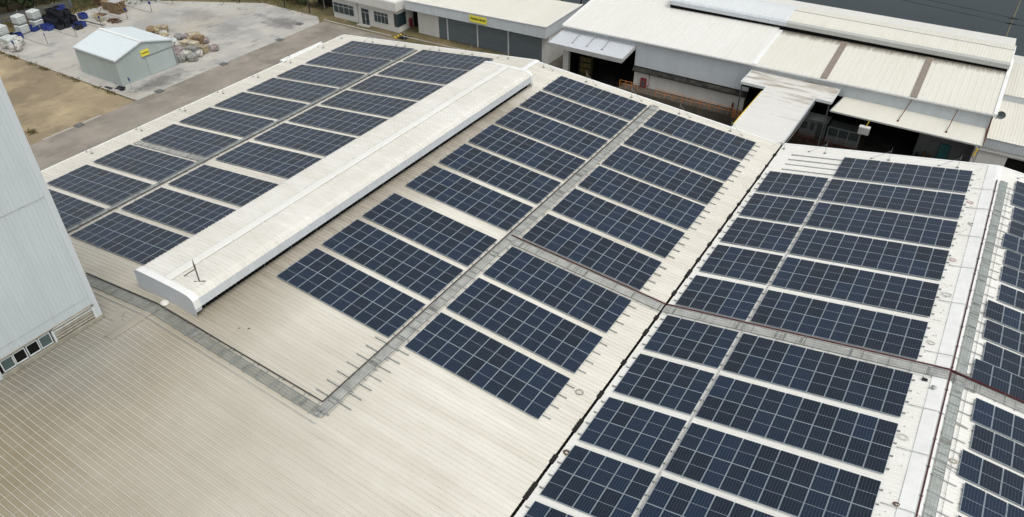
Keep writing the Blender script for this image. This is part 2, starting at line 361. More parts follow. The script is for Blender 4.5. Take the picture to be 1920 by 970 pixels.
flat('road', [(-55, -60), (-31, -60), (-31, 47), (60, 47), (60, 62.2), (-55, 62.2)], G-.008, MG_ROAD)
flat('driveway', [(-12, 42), (60, 42), (60, 62.2), (-5, 62.2), (-5, 78), (-10.9, 78), (-10.9, 66)], G+.002, MG_DRIVE)
mw, nw, lw, pw_ = newmat('lake_water')
tcw = nw.new('ShaderNodeTexCoord')
lw.new(mix(nw, lw, ramp(nw, lw, noise(nw, lw, tcw.outputs['Object'], .02, 4), .3, .7), (.018, .030, .036), (.028, .042, .050)), pw_.inputs['Base Color'])
pw_.inputs['Roughness'].default_value = .3; pw_.inputs['Specular IOR Level'].default_value = .12
bw = nw.new('ShaderNodeBump'); bw.inputs['Strength'].default_value = .25; lw.new(noise(nw, lw, tcw.outputs['Object'], 1.4, 5, .6, (1, 2.5, 1)), bw.inputs['Height']); lw.new(bw.outputs[0], pw_.inputs['Normal'])
flat('lake', [(-24, 92), (60, 94), (200, 96), (900, 120), (900, 900), (-60, 900), (-40, 180), (-26, 104)], G+.004, mw)

# yard kerbs (low concrete upstands between the storage bays) and the apron edges
def kerb(a, b, w_=.28, h=.13, name='kerb', mat=None):
    mb = MB(); a = Vector((*a, 0)); b = Vector((*b, 0)); d = (b-a).normalized(); nn = Vector((-d.y, d.x, 0))*w_/2
    p = [a+nn, a-nn, b-nn, b+nn]
    mb.hexa([q+Vector((0, 0, G)) for q in p][::-1], [q+Vector((0, 0, G+h)) for q in p][::-1])
    o = mb.build(name, mat or M_KERB); return o
M_KERB = plain('kerb_concrete', (.44, .42, .38), .85, 0, .2, 2)
M_DRAIN = plain('drain_grating', (.06, .06, .055), .8, 0, .2, 5)
ords = ['first', 'second', 'third', 'fourth', 'fifth', 'sixth', 'seventh', 'eighth', 'ninth', 'tenth', 'eleventh', 'twelfth', 'thirteenth', 'fourteenth', 'fifteenth', 'sixteenth', 'seventeenth', 'eighteenth', 'nineteenth', 'twentieth']
for i, (ya, yb) in enumerate([(28.5, 28.6), (33.5, 33.5), (38.1, 38.6), (43.6, 43.5), (48.4, 48.2), (53.3, 53.2)]):
    tag(kerb((-94.5 if i < 4 else -93.5, ya), (-85.4, yb), name='bay_kerb'), f'{ords[i]} low concrete bay kerb counting away from the sandy lot', 'kerb', 'kerbs between storage bays')
tag(kerb((-97, 23.0), (-55.2, 23.3), .3, .12, 'lot_kerb'), 'long weedy concrete kerb between the sandy lot and the yard', 'kerb')
tag(kerb((-55.3, 62.5), (-40, 62.9), .25, .1, 'apron_kerb'), 'concrete apron kerb in front of the white office building', 'kerb')
tag(kerb((-38.3, 63.9), (-11.5, 65.0), .18, .1, 'apron_kerb'), 'thin concrete kerb in front of the roller shutters', 'kerb')
for i, (x, y) in enumerate([(-54.9, 14.1), (-54.9, 27.1), (-54.9, 39.2), (-55.0, 51.4), (-57.7, 58.7)]):
    mb = MB(); mb.box(-.62, .62, -.55, .55, 0, .02)
    for k in range(8): mb.box(-.55+k*.145, -.5+k*.145, -.5, .5, .021, .035, 1)
    tag(mb.build('drain_cover', [M_DRAIN, M_GALV], loc=(x, y, G+.002)), f'{ords[i]} dark square drain cover along the road edge, counting from the sandy lot', 'drain cover', 'drain covers along the road')
# white dashes of the road gutter beside the drains
for i, (y0, y1) in enumerate([(9.0, 13.3), (14.9, 17.5), (23.6, 26.3), (28.0, 33.0)]):
    flat('gutter_strip', [(-55.3, y0), (-54.95, y0), (-54.95, y1), (-55.3, y1)], G+.001, M_KERB)

# ================================================================== MAIN BUILDING
bld = thing('factory_building', 'large white factory with ribbed metal roof slopes carrying the solar arrays', 'factory', (0, 0, 0))
mb = MB(); sheet(mb, pA(0, YN, -RD), pA(UEA, YN, -RD)-pA(0, YN, -RD), (0, YF-YN, 0), (-math.sin(sA), 0, math.cos(sA)), vend=.7, flip=True, useg=2, h=.042, pitch=.37, crest=1)
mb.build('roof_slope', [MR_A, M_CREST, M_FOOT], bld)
mb = MB(); sheet(mb, pB(0, YN, -RD), pB(UVB-.085, YN, -RD)-pB(0, YN, -RD), (0, YF-.35-YN, 0), (math.sin(sB), 0, math.cos(sB)), h=.042, pitch=.37, crest=1)
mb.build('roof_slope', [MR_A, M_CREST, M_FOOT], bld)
mb = MB(); sheet(mb, pC(.085, YN, -RD), pC(URC, YN, -RD)-pC(.085, YN, -RD), (0, YF-YN, 0), (-math.sin(sC), 0, math.cos(sC)))
mb.build('roof_slope', MR_C, bld)
mb = MB(); sheet(mb, pD(0, YN, -RD), pD(22, YN, -RD)-pD(0, YN, -RD), (0, YF-YN, 0), (math.sin(sD), 0, math.cos(sD)))
mb.build('roof_slope', MR_C, bld)
# valley gutter
mb = MB(); zb = ZV-RD-.5
mb.quad((XV-.45, YN, zb), (XV+.45, YN, zb), (XV+.45, YF, zb), (XV-.45, YF, zb))
mb.quad((XV-.45, YN, zb), (XV-.45, YF, zb), (XV-.45, YF, zb+.40), (XV-.45, YN, zb+.40))
mb.quad((XV+.45, YN, zb), (XV+.45, YF, zb), (XV+.45, YF, zb+.36), (XV+.45, YN, zb+.36))
gut = mb.build('valley_gutter', M_RUBBER, bld)
py = [41.6, 38.9, 36.1, 33.0, 30.2, 27.6, 24.9, 22.3, 19.6, 17.3, 14.2, 10.6, 8.6, 4.7, .9, -2.4, -5.7, -8.6]
pl = [.6, .4, .9, .6, .5, 1.1, .6, .7, .7, 1.3, .7, .6, .8, .6, .8, 1.3, .8, 1.5]
for y, L_ in zip(py, pl):
    zt = ZV-RD+.05
    mb = MB()
    mb.hexa([(XV-.17, y-L_/2+.07, zt-.1), (XV+.17, y-L_/2, zt-.1), (XV+.17, y+L_/2-.07, zt-.1), (XV-.17, y+L_/2, zt-.1)], [(XV-.17, y-L_/2+.07, zt+.0), (XV+.17, y-L_/2, zt+.02), (XV+.17, y+L_/2-.07, zt+.02), (XV-.17, y+L_/2, zt+.0)])
    mb.box(XV-.09, XV+.09, y-L_*.28, y+L_*.28, zt-.3, zt+.035)
    mb.build('gutter_outlet', M_RUBBER, gut)
# fixing screws beside the right ridge, gone dark with rust
mb = MB(); rs = random.Random(9)
for i in range(34):
    v = -13+i*1.7+rs.uniform(-.1, .1)
    for u in (18.85, 19.0, 18.6):
        if rs.random() < .42:
            p = pC(u+rs.uniform(-.05, .05), v+rs.choice((0, .34, -.34)), -RD+.06); mb.box(p.x-.028, p.x+.028, p.y-.028, p.y+.028, p.z-.06, p.z+.01)
mb.build('roof_screw', M_GREYTRIM, bld)['kind'] = 'stuff'
# walls
mb = MB(); sheet(mb, (XE+.35, YN, G), (0, 0, -RD+XE*math.tan(sA)-G-.12), (0, YF+.5-YN, 0), (-1, 0, 0), .3, .03)
mb.build('wall', M_WALL_BLUE, bld)
mb = MB()
ys = YF-.4
prof = [(XE+.35, XE*math.tan(sA)-RD-.15), (0, -RD-.15), (XV, ZV-RD-.2), (X2, Z2-RD-.15), (72, Z2-RD-.15-(72-X2)*math.tan(sD))]
for (xa, za), (xb, zb_) in zip(prof, prof[1:]):
    mb.quad((xa, ys, G), (xb, ys, G), (xb, ys, zb_), (xa, ys, za))
mb.build('wall', M_WALL_WHITE, bld)
# verge trim on the far gable and eave trim
def edge_box(mb, a, b, w_, h, dz=0):
    a = Vector(a); b = Vector(b); d = (b-a).normalized(); s_ = d.cross(Vector((0, 0, 1))).normalized()*w_/2; u_ = Vector((0, 0, h))
    mb.hexa([a-s_+Vector((0, 0, dz)), b-s_+Vector((0, 0, dz)), b+s_+Vector((0, 0, dz)), a+s_+Vector((0, 0, dz))][::-1],
            [a-s_+u_, b-s_+u_, b+s_+u_, a+s_+u_][::-1])
mb = MB()
edge_box(mb, pA(UEA, YF+.72, -RD), pA(0, YF-.02, -RD), .24, .085, -.2)
edge_box(mb, pB(0.02, YF-.3, -RD), pB(UVB-.13, YF-.3, -RD), .24, .085, -.2)
edge_box(mb, pC(.13, YF+.02, -RD), pC(URC-.02, YF+.02, -RD), .24, .085, -.2)
edge_box(mb, pD(.02, YF+.02, -RD), pD(22, YF+.02, -RD), .24, .085, -.2)
edge_box(mb, pA(UEA-.06, YN, -RD), pA(UEA-.06, YF+.55, -RD), .14, .06, -.2)
mb.build('verge_trim', M_TRIM, bld)
# ridge caps in lapped lengths
def ridge_cap(X, Z, sl, sr, y0, y1, wl, wr, step, mat, parent, drop=.0):
    mb = MB(); y = y0; k = 0
    while y < y1-.01:
        ye = min(y+step, y1); o_ = .012*(k % 2)
        prof = [(-wl, -wl*math.tan(sl)-.03), (-wl, -wl*math.tan(sl)+.015), (-.12, .03), (.12, .03), (wr, -wr*math.tan(sr)+.015), (wr, -wr*math.tan(sr)-.03)]
        n = len(prof); vs_ = [(X+a, yy, Z+b+o_-RD+.04) for yy in (y, ye) for a, b in prof]
        mb.add(vs_, [(i, i+1, n+i+1, n+i) for i in range(n-1)]+[tuple(range(n))[::-1], tuple(range(n, 2*n))])
        y = ye; k += 1
    return mb.build('ridge_cap', mat, parent)
ridge_cap(0, 0, sA, sB, 38.2, YF+.1, .38, .38, 3.1, M_TRIM, bld)
ridge_cap(0, 0, sA, sB, -15.4, -10.9, .42, .42, 4.5, MR_A, bld)
ridge_cap(X2, Z2, sC, sD, YN, YF+.12, .85, .35, 3.02, M_TRIM, bld)
mb = MB(); mb.add([pA(-.3/math.cos(sA), -14.0, -RD+.055), pA(-2.6, -14.0, -RD+.055), pA(-2.6, -12.6, -RD+.052), pA(-1.6, -12.9, -RD+.052), pA(-.35, -15.6, -RD+.052)], [(0, 1, 2, 3, 4)])
mb.build('flashing', MR_A, bld)
# canopy tray outside the left eave
mb = MB(); mb.box(-35.3, -34.6, 34.3, 42.3, -4.5, -4.4); mb.box(-35.4, -35.3, 34.2, 42.4, -4.6, -4.3); mb.box(-34.6, -34.2, 34.3, 42.3, -4.62, -4.55, 1); mb.box(-34.2, -33.3, 34.3, 42.3, -4.5, -4.45)
mb.build('eave_canopy', [M_TRIM, M_GREYTRIM], bld)
# soil of the sheet laps: short flashing saddles near the far end of the left slope
# ------------------------------------------------------------------ ridge vent
vent = thing('ridge_vent', None, None, (0, 0, 0)); vent.parent = bld
VY0, VY1 = -10.3, 37.9
sec = [(-3.42, .36), (-3.42, 1.0), (-3.3, 1.24), (-3.05, 1.36), (-2.2, 1.43), (0, 1.50), (2.0, 1.50), (2.8, 1.45), (3.15, 1.33), (3.36, 1.08), (3.42, .36)]
def ribbed_shell(mb, sec, y0, y1, pitch=.37, h=.036, wb=.11, wt=.05):
    ns = []
    for i, (x, z) in enumerate(sec):
        a = sec[max(i-1, 0)]; b = sec[min(i+1, len(sec)-1)]
        t = Vector((b[0]-a[0], b[1]-a[1])).normalized(); ns.append((-t.y, t.x))
    prof = []; y = y0
    while y+pitch <= y1:
        prof += [(y, 0), (y+pitch-wb, 0), (y+pitch-wb+.025, h), (y+pitch-.025, h)]; y += pitch
    prof.append((y1, 0)); n = len(sec)
    vs_ = [(x+nx*hh, yy, z+nz*hh) for yy, hh in prof for (x, z), (nx, nz) in zip(sec, ns)]
    mb.add(vs_, [(k*n+i, k*n+i+1, (k+1)*n+i+1, (k+1)*n+i) for k in range(len(prof)-1) for i in range(n-1)])
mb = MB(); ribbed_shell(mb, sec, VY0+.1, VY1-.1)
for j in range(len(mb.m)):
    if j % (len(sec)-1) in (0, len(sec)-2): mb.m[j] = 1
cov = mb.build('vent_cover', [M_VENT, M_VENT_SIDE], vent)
mb = MB(); y = VY0+.5; k = 0
while y < VY1-.3:
    ye = min(y+3.05, VY1-.3); dz = .008*(k % 2)
    mb.add([(-.42, y, 1.545+dz), (-.28, y, 1.60+dz), (.28, y, 1.60+dz), (.42, y, 1.56+dz), (-.42, ye, 1.545+dz), (-.28, ye, 1.60+dz), (.28, ye, 1.60+dz), (.42, ye, 1.56+dz)],
           [(0, 1, 5, 4), (1, 2, 6, 5), (2, 3, 7, 6), (0, 3, 2, 1), (4, 5, 6, 7)])
    mb.box(-.47, .47, y-.04, y+.04, 1.5, 1.618+dz)
    y = ye; k += 1
mb.build('cap_strip', M_CAP, vent)
for y0, y1, s_ in ((VY0-.02, VY0+.5, -1), (VY1-.45, VY1+.02, 1)):
    mb = MB(); se = [(-3.42, -.42)]+[(x*1.015, z+.045) for x, z in sec]+[(3.45, .1), (3.36, -.36)]
    n = len(se)
    mb.add([(x, y, z) for y in (y0, y1) for x, z in se], [(i, i+1, n+i+1, n+i) for i in range(1, n-2)])
    yy = y0 if s_ < 0 else y1
    mb.add([(x, yy, z) for x, z in se], [tuple(range(n)) if s_ > 0 else tuple(reversed(range(n)))])
    mb.build('end_panel', M_TRIM if s_ > 0 else M_CANOPY, vent)
    mb = MB()
    mb.add([(x, y, z+.012) for y in (y0-.03 if s_ < 0 else y0, y1 if s_ < 0 else y1+.03) for x, z in se[1:-2]], [(i, i+1, n-3+i+1, n-3+i) for i in range(n-4)])
    mb.build('end_flashing', M_TRIM, vent)
mb = MB(); mb.box(-2.9, 2.9, VY0+.3, VY1-.3, -.6, .95); mb.build('vent_throat', M_DARK, vent)
for s_ in (-1, 1):
    mb = MB(); mb.tube([(s_*2.9, 0, .5), (s_*3.3, 0, .38), (s_*3.05, 0, -.3)], .025, 6); b0_ = mb.build('bracket', M_GALV, vent)
    for i in range(16):
        b1_ = b0_ if i == 0 else b0_.copy()
        if i: C.objects.link(b1_)
        b1_.location = (0, VY0+1+i*2.95, 0)

# ================================================================== TOWER
tw = thing('control_tower', 'tall blue-grey ribbed metal tower block rising from the roof at the left edge', 'tower', (-2.7, -14.1, -.3))
TX, TY = -2.7, -14.1
def T_(x, y, z): return (x-TX, y-TY, z+.3)
mb = MB()
# right-facing wall with openings cut as strips: window band y[-21.4,-17.85] z[-.08,.6]; louvre y[-17.6,-14.45] z[-.02,.98]
def wall_strip(y0, y1, z0, z1, pitch=.27): sheet(mb, T_(TX, y0, z0), (0, 0, z1-z0), (0, y1-y0, 0), (1, 0, 0), pitch, .028, .07, .035, flip=True)
wall_strip(-46, TY, 1.86, 10.42); wall_strip(-46, TY, 10.45, 26)
wall_strip(-46, TY, 1.08, 1.84)
wall_strip(-46, -21.55, -.4, 1.08); wall_strip(-14.42, TY, -.4, 1.08)
mb.build('wall', M_WALL_TOWER, tw)
mb = MB(); sheet(mb, T_(-16, TY, -3), (0, 0, 29), (16+TX, 0, 0), (0, 1, 0), .27, .028, .07, .035, flip=False); mb.build('wall', M_WALL_TOWER, tw)
mb = MB()
mb.box(TX-.02, TX+.06, TY-.36, TY+.05, -.3, 26); mb.box(TX-.4, TX+.055, TY-.005, TY+.06, -.3, 26)
mb.v = [T_(*p) for p in mb.v]; mb.build('corner_trim', M_WALL_BLUE, tw)
mb = MB()
mb.box(TX-.05, TX+.04, -46, TY+.02, 10.41, 10.45); mb.box(TX-.05, TX+.035, -46, TY, 1.835, 1.865)
mb.v = [T_(*p) for p in mb.v]; mb.build('seam_flashing', M_GREYTRIM, tw); mb = MB()
mb.box(TX-.1, TX+.14, -21.6, TY+.1, -.42, -.12); mb.box(TX-.05, TX+.08, -21.6, -14.35, 1.04, 1.12)
mb.v = [T_(*p) for p in mb.v]; mb.build('sill', M_BEIGE, tw)
mb = MB(); mb.box(TX-.6, TX-.16, -21.5, -14.4, -.12, 1.05); mb.v = [T_(*p) for p in mb.v]; mb.build('recess', M_DARK, tw)
# louvre
mb = MB()
for k in range(4):
    z = 0.0+k*.235
    mb.hexa([T_(*p) for p in [(TX-.10, -17.6, z+.11), (TX-.10, -14.55, z+.11), (TX+.04, -14.55, z), (TX+.04, -17.6, z)]],
            [T_(*p) for p in [(TX-.10, -17.6, z+.16), (TX-.10, -14.55, z+.16), (TX+.04, -14.55, z+.06), (TX+.04, -17.6, z+.06)]])
lou = mb.build('louver', M_BEIGE, tw)
mb = MB()
for (a, b, c, d) in [(-17.7, -17.55, -.12, 1.04), (-14.58, -14.4, -.12, 1.04), (-17.7, -14.4, .94, 1.04), (-17.55, -14.58, .70, .76)]: mb.box(TX-.12, TX+.07, a, b, c, d)
mb.v = [T_(*p) for p in mb.v]; mb.build('frame', M_WINFRAME, lou)
for i, y in enumerate([-21.35, -20.47, -19.55, -18.65]):
    w_ = .84
    mb = MB()
    for a, b, c, d in [(y, y+.06, -.02, .95), (y+w_-.06, y+w_, -.02, .95), (y+.06, y+w_-.06, -.02, .04), (y+.06, y+w_-.06, .89, .95)]: mb.box(TX-.06, TX+.03, a, b, c, d)
    mb.v = [T_(*p) for p in mb.v]; wn = mb.build('window', M_WINFRAME, tw)
    mb = MB(); mb.box(TX-.03, TX-.015, y+.06, y+w_-.06, .04, .89) if i in (0, 3) else mb.box(TX-.15, TX-.14, y+.0, y+w_-.0, .04, .89)
    mb.v = [T_(*p) for p in mb.v]; mb.build('pane', M_GLASS2 if i in (0, 3) else M_DARK, wn)
mb = MB(); mb.box(-16, TX, -46, TY, 26, 26.2); mb.v = [T_(*p) for p in mb.v]; mb.build('roof', M_TRIM, tw)

# ================================================================== SOLAR ARRAYS
PW, PL, PD = 1.128, 2.245, 2.2625
mb = MB(); fr = .020; t = .036; hz = .094
a = [(0, 0), (PW, 0), (PW, PL), (0, PL)]; b = [(fr, fr), (PW-fr, fr), (PW-fr, PL-fr), (fr, PL-fr)]
for i in range(4):
    j = (i+1) % 4
    mb.quad((*a[i], t), (*a[j], t), (*b[j], t), (*b[i], t), 0); mb.quad((*b[i], t), (*b[j], t), (*b[j], t-.004), (*b[i], t-.004), 0)
    mb.quad((*a[i], 0), (*a[j], 0), (*a[j], t), (*a[i], t), 0)
mb.quad((*b[0], t-.004), (*b[1], t-.004), (*b[2], t-.004), (*b[3], t-.004), 1); mb.quad((*a[3], 0), (*a[2], 0), (*a[1], 0), (*a[0], 0), 0)
pm = mb.build('solar_panel', [M_FRAME, M_PANEL]); panel_me = pm.data; bpy.data.objects.remove(pm)
rail_cache = {}
def rail_mesh(x0, x1):
    if (x0, x1) not in rail_cache:
        mb = MB(); mb.box(x0, x1, -.022, .022, -.09, -.008)
        x = x0+.12
        while x < x1: mb.box(x-.03, x+.03, -.035, .035, -.12, -.09); x += 1.02
        for x in (x0+.03, x1-.03): mb.box(x-.025, x+.025, -.035, .035, -.008, .012)
        o = mb.build('mounting_rail', M_GALV); rail_cache[(x0, x1)] = o.data; bpy.data.objects.remove(o)
    return rail_cache[(x0, x1)]
def array(pf, ang, u0, v, cols, rows, label, group, ext=(.2, .2)):
    """v = far edge; local x runs along the slope, local y towards the far gable"""
    L = rows*PD-.0175
    o = thing('solar_array', label, 'solar array', pf(u0, v-L, -t), (0, ang, 0), group)
    for r in range(rows):
        for c in range(cols):
            p = bpy.data.objects.new('solar_panel', panel_me); C.objects.link(p); p.parent = o; p.location = (c*1.153, r*PD, 0); p.rotation_euler = (random.uniform(-.005, .005), random.uniform(-.004, .004), 0)
        for q in (.55, 1.68):
            rl = bpy.data.objects.new('mounting_rail', rail_mesh(-ext[0], cols*1.153+ext[1])); C.objects.link(rl); rl.parent = o; rl.location = (0, r*PD+q, 0)
    return o
VB = [42.63, 37.57, 32.54, 27.53, 22.41, 17.2, 11.11, 6.0, .87, -4.15, -9.2]
VA = [43.16, 38.27, 33.11, 27.99, 22.87, 17.76, 12.55, 6.73, 1.5, -3.65]
for i, v in enumerate(VA):
    array(pA, -sA, -30.06, v, 10, 2, f'{ords[i]} solar array from the far end, outermost column left of the far-left walkway', 'solar arrays on the leftmost column')
    array(pA, -sA, -17.08, v, 10, 2, f'{ords[i]} solar array from the far end, column between left walkway and curved ridge vent', 'solar arrays left of the ridge vent')
for i, v in enumerate(VB[:9]):
    array(pB, sB, 4.64, v, 10, 2, f'{ords[i]} solar array from the far end, column between ridge vent and middle walkway', 'solar arrays right of the ridge vent', (.2, .1))
    array(pB, sB, 17.65, v, 10, 2, f'{ords[i]} solar array from the far end, column between middle walkway and black gutter', 'solar arrays left of the black gutter', (.12, .62))
for i, v in enumerate(VB):
    if i > 0: array(pC, -sC, .71, v, 5, 2, f'{ords[i-1]} five-wide solar array from the far end, narrow column right of the black gutter', 'narrow solar arrays right of the black gutter', (.35, .1))
    array(pC, -sC, 6.766, v, 10, 2, f'{ords[i]} ten-wide solar array from the far end, wide column before the right ridge', 'wide solar arrays before the right ridge', (.1, .18))
VD = [(42.56, 53.1), (40.12, 53.07), (37.5, 53.32), (34.98, 53.28), (32.5, 53.0), (30.03, 53.36), (27.5, 53.34), (24.8, 53.43), (22.1, 52.8), (19.6, 52.96), (17.03, 53.2), (14.73, 52.77),
      (10.84, 53.26), (8.4, 53.48), (5.81, 53.1), (3.32, 53.54), (.73, 53.51), (-1.8, 53.3)]
for i, (v, x) in enumerate(VD):
    array(pD, sD, (x-X2)/math.cos(sD), v, 6, 1, f'{ords[i]} single-row solar array from the far end, beyond the right ridge', 'single-row solar arrays beyond the right ridge', (.08, .1))

# bare rails
def bare(pf, ang, u0, u1, v, label, group):
    o = thing('bare_rail', label, 'mounting rail', pf(u0, v, -.03), (0, ang, 0), group)
    r_ = bpy.data.objects.new('mounting_rail', rail_mesh(0, round(u1-u0, 3))); C.objects.link(r_); r_.parent = o
for i, y in enumerate([-4.12, -5.16, -6.17, -7.19, -8.22, -9.25, -10.29]):
    bare(pB, sB, 15.28, 18.42, y, f'{ords[i]} bare rail crossing under the middle walkway, counting from its last array to the corner', 'bare rails under the middle walkway')
for i, y in enumerate([42.0, 40.85, 39.68, 38.5]):
    bare(pC, -sC, 1.62, 6.75, y, f'{ords[i]} bare rail from the far gable, left of the farthest wide array', 'bare rails beside the farthest wide array')

# ================================================================== WALKWAYS
def walkway(label, segs, width, group='roof walkways', sup=1.2, over=.35, mat=None, pitch=.10, fill=.62):
    """segs: list of (pf, along, a0, a1, cross): along='v' (towards far gable) or 'u' (down the slope); cross = offset of deck start"""
    mat = mat or M_GRATE_L
    o = thing('roof_walkway', label, 'walkway', (0, 0, 0), None, group)
    md, ms, mp = MB(), MB(), MB()
    for pf, along, a0, a1, c in segs:
        P = (lambda s_, q, h: pf(q, s_, h)) if along == 'v' else (lambda s_, q, h: pf(s_, q, h))
        def slab(mb, s0, s1, q0, q1, h0, h1):
            p = [P(s0, q0, h0), P(s1, q0, h0), P(s1, q1, h0), P(s0, q1, h0)]; q_ = [P(s0, q0, h1), P(s1, q0, h1), P(s1, q1, h1), P(s0, q1, h1)]
            mb.hexa(p, q_)
        s_ = a0; rr = random.Random(int(a1*10))
        while s_ < a1:
            slab(md, s_, s_+pitch*fill, c+.04, c+width-.04, -.05, -.028)
            if rr.random() < .13: slab(mp, s_, s_+rr.choice((.05, .07, .16)), c+.05, c+width-.05, -.026, -.015)
            s_ += pitch
        for q in (c, c+width-.035): slab(ms, a0, a1, q, q+.035, -.075, -.02)
        for q in (c+width*.33, c+width*.66): slab(ms, a0, a1, q, q+.018, -.05, -.026)
        s_ = a0+.4
        while s_ < a1:
            slab(ms, s_, s_+.045, c-.1, c+width+over, -.11, -.073); s_ += sup+rr.uniform(-.15, .2)
    md.build('grating', mat, o); ms.build('support_frame', M_GALV, o); mp.build('cover_strip', M_STRIPG, o)['kind'] = 'stuff'
    return o
walkway('greenish grating walkway along the left slope between two array columns', [(pA, 'v', -20, 43.0, -18.40)], .52, over=.1, mat=M_GRATE_T)
walkway('short grating crossing between two arrays of the leftmost column', [(pA, 'u', -30.0, -18.45, 7.12)], .72, over=.12, fill=.5)
walkway('grating walkway running the length of the right slope to the near corner', [(pB, 'v', -11.9, 43.3, 16.55)], .74, over=.25)
walkway('grating walkway crossing the roof between the sixth and seventh array rows', [(pB, 'u', 17.35, UVB-.1, 11.42), (pC, 'u', .1, URC-.02, 11.42), (pD, 'u', .05, 14, 11.42)], .86, over=.12)
walkway('near grating walkway from the tower over the ridge to the corner', [(pA, 'u', -9.6, -.05, -12.05), (pB, 'u', .05, 17.1, -12.05)], .8, over=.25, mat=M_GRATE, fill=.27, pitch=.11)
walkway('grating walkway along the right ridge beside the dark red pipe', [(pD, 'v', -22, 41.6, .42)], .62, over=.75, mat=M_GRATE_T, pitch=.11, fill=.5)
# long thin hand-line / second stringer beside the walkways
def pipe(pts, r, mat, label, name='water_pipe', cat='pipe', group=None, clips=None):
    o = thing(name, label, cat, tuple(pts[0]), None, group); o0 = Vector(pts[0])
    mb = MB(); mb.tube([Vector(p)-o0 for p in pts], r, 8); mb.build('pipe_run', mat, o, smooth=True)
    if clips:
        mb = MB()
        for a, b in zip(pts, pts[1:]):
            a = Vector(a)-o0; b = Vector(b)-o0; L = (b-a).length; d = (b-a)/L; s_ = clips/2
            u_ = d.cross(Vector((0, 0, 1))).normalized()
            while s_ < L:
                c = a+d*s_; mb.hexa([c-u_*.09-d*.03-Vector((0, 0, .12)), c+u_*.09-d*.03-Vector((0, 0, .12)), c+u_*.09+d*.03-Vector((0, 0, .12)), c-u_*.09+d*.03-Vector((0, 0, .12))][::-1],
                                    [c-u_*.09-d*.03+Vector((0, 0, r*.6)), c+u_*.09-d*.03+Vector((0, 0, r*.6)), c+u_*.09+d*.03+Vector((0, 0, r*.6)), c-u_*.09+d*.03+Vector((0, 0, r*.6))][::-1]); s_ += clips
        mb.build('pipe_clip', M_GALV, o)
    return o
h = .0
pipe([pB(16.45, 42.9, h), pB(16.45, 12.5, h), pB(16.45, -10.9, h), pB(.05, -11.15, h+.01), pA(-.05, -11.15, h+.01), pA(-9.6, -11.15, h)], .055, M_PIPE_DARK, 'dark pipe along the middle walkway that turns at the near corner to the tower', clips=2.4)
pipe([pB(16.75, 12.42, h), pB(UVB, 12.42, h), pC(.2, 12.42, h), pC(URC, 12.42, h+.02), pD(.15, 12.42, h+.02)], .062, M_PIPE_RED, 'dark red pipe along the crossing walkway from the middle walkway to the right ridge', clips=2.4)
pipe([pD(.15, 12.36, h), pD(14, 12.36, h)], .10, M_PIPE_RED, 'thicker red pipe continuing beyond the right ridge', clips=2.2)
pipe([pD(.12, -22, h), pD(.12, 41.4, h+.0)], .048, M_PIPE_RED, 'dark red pipe standing on the right ridge beside its grating', clips=2.4)
pipe([pA(-17.72, -20, .0), pA(-17.72, 42.6, .0)], .05, M_PIPE_DARK, 'dark pipe beside the walkway on the left slope', clips=2.0)
# thin stringer lines beside walkways
def line(pts, r, mat, label, group): return pipe(pts, r, mat, label, 'cable', 'cable', group)
line([pB(17.44, -11.6, -.06), pB(17.44, 43, -.06)], .014, M_GALV, 'thin grey cable on the right side of the middle walkway', None)
line([pA(-9.6, -12.52, -.06), pA(-.05, -12.52, -.06), pB(.05, -12.52, -.06), pB(17.3, -12.52, -.06)], .016, M_GALV, 'thin grey cable on the near side of the walkway by the tower', None)
line([pB(17.5, 11.2, -.06), pB(UVB, 11.2, -.06), pC(.2, 11.2, -.06), pC(URC-1, 11.2, -.06)], .014, M_GALV, 'thin cable on the near side of the crossing walkway', None)
line([pD(1.3, -22, -.06), pD(1.3, 41, -.06)], .014, M_GALV, 'thin cable beside the right ridge grating', None)
line([pC(6.62, -14, -.09), pC(6.62, 37.4, -.09)], .045, M_GREYTRIM, 'pale conduit in the narrow gap between the narrow and wide array columns', None)
vs_c = [37.8, 32.75, 27.72, 22.7, 17.45, 6.15, 1.05, -4.0, -9.0]
for i, v in enumerate([38.0+1.3, 35.5, 30.5, 25.5, 20.4, 14.0, 8.1, 4.05, -.6]):
    line([pC(18.5, v, -.09), pC(19.0, v, -.08), pC(URC-.05, v-.05, .02), pD(.2, v-.05, -.02), pD(1.0, v-.12, -.09), pD(1.75, v-.3, -.09)], .022, M_GREYTRIM,
         f'{ords[i]} thin grey conduit from the far end, crossing the right ridge', 'conduits crossing the right ridge')

# cable coils and scraps left on the roof
def coil(p, n, r0, col, label, seed, rr=.009):
    rd = random.Random(seed); pts = []
    cx = cy = 0
    for k in range(n*12):
        a_ = k*math.pi/6; q = .72*r0*(1+.25*math.sin(k*.7+seed))*rd.uniform(.85, 1.1)
        cx += rd.uniform(-.01, .012); pts.append((cx+q*math.cos(a_)*1.3, cy+q*math.sin(a_), .03+rd.uniform(0, .03)))
    mb = MB(); mb.tube(pts, rr, 5); o = mb.build('cable_coil', col, loc=p, smooth=True)
    tag(o, label, 'cable coil', 'cable coils on the roof')
M_REDC = plain('red_cable', (.35, .05, .07), .5)
M_BEIGEC = plain('beige_cable', (.42, .38, .30), .6)
coil(pC(18.7, 36.5, -.135), 3, .28, M_REDC, 'small red cable coil beside the second wide array from the far end', 1)
coil(pC(19.2, 32.6, -.135), 3, .25, M_BLACK, 'black cable coil beside the third wide array from the far end', 2)
coil(pC(18.6, 26.4, -.135), 3, .26, M_REDC, 'small red cable coil beside the fourth wide array from the far end', 3)
coil(pC(18.9, 21.3, -.135), 4, .34, M_GREYTRIM, 'grey cable loops beside the fifth wide array from the far end', 4)
coil(pC(18.7, 15.0, -.135), 2, .25, M_BLACK, 'black cable scrap beside the sixth wide array from the far end', 5)
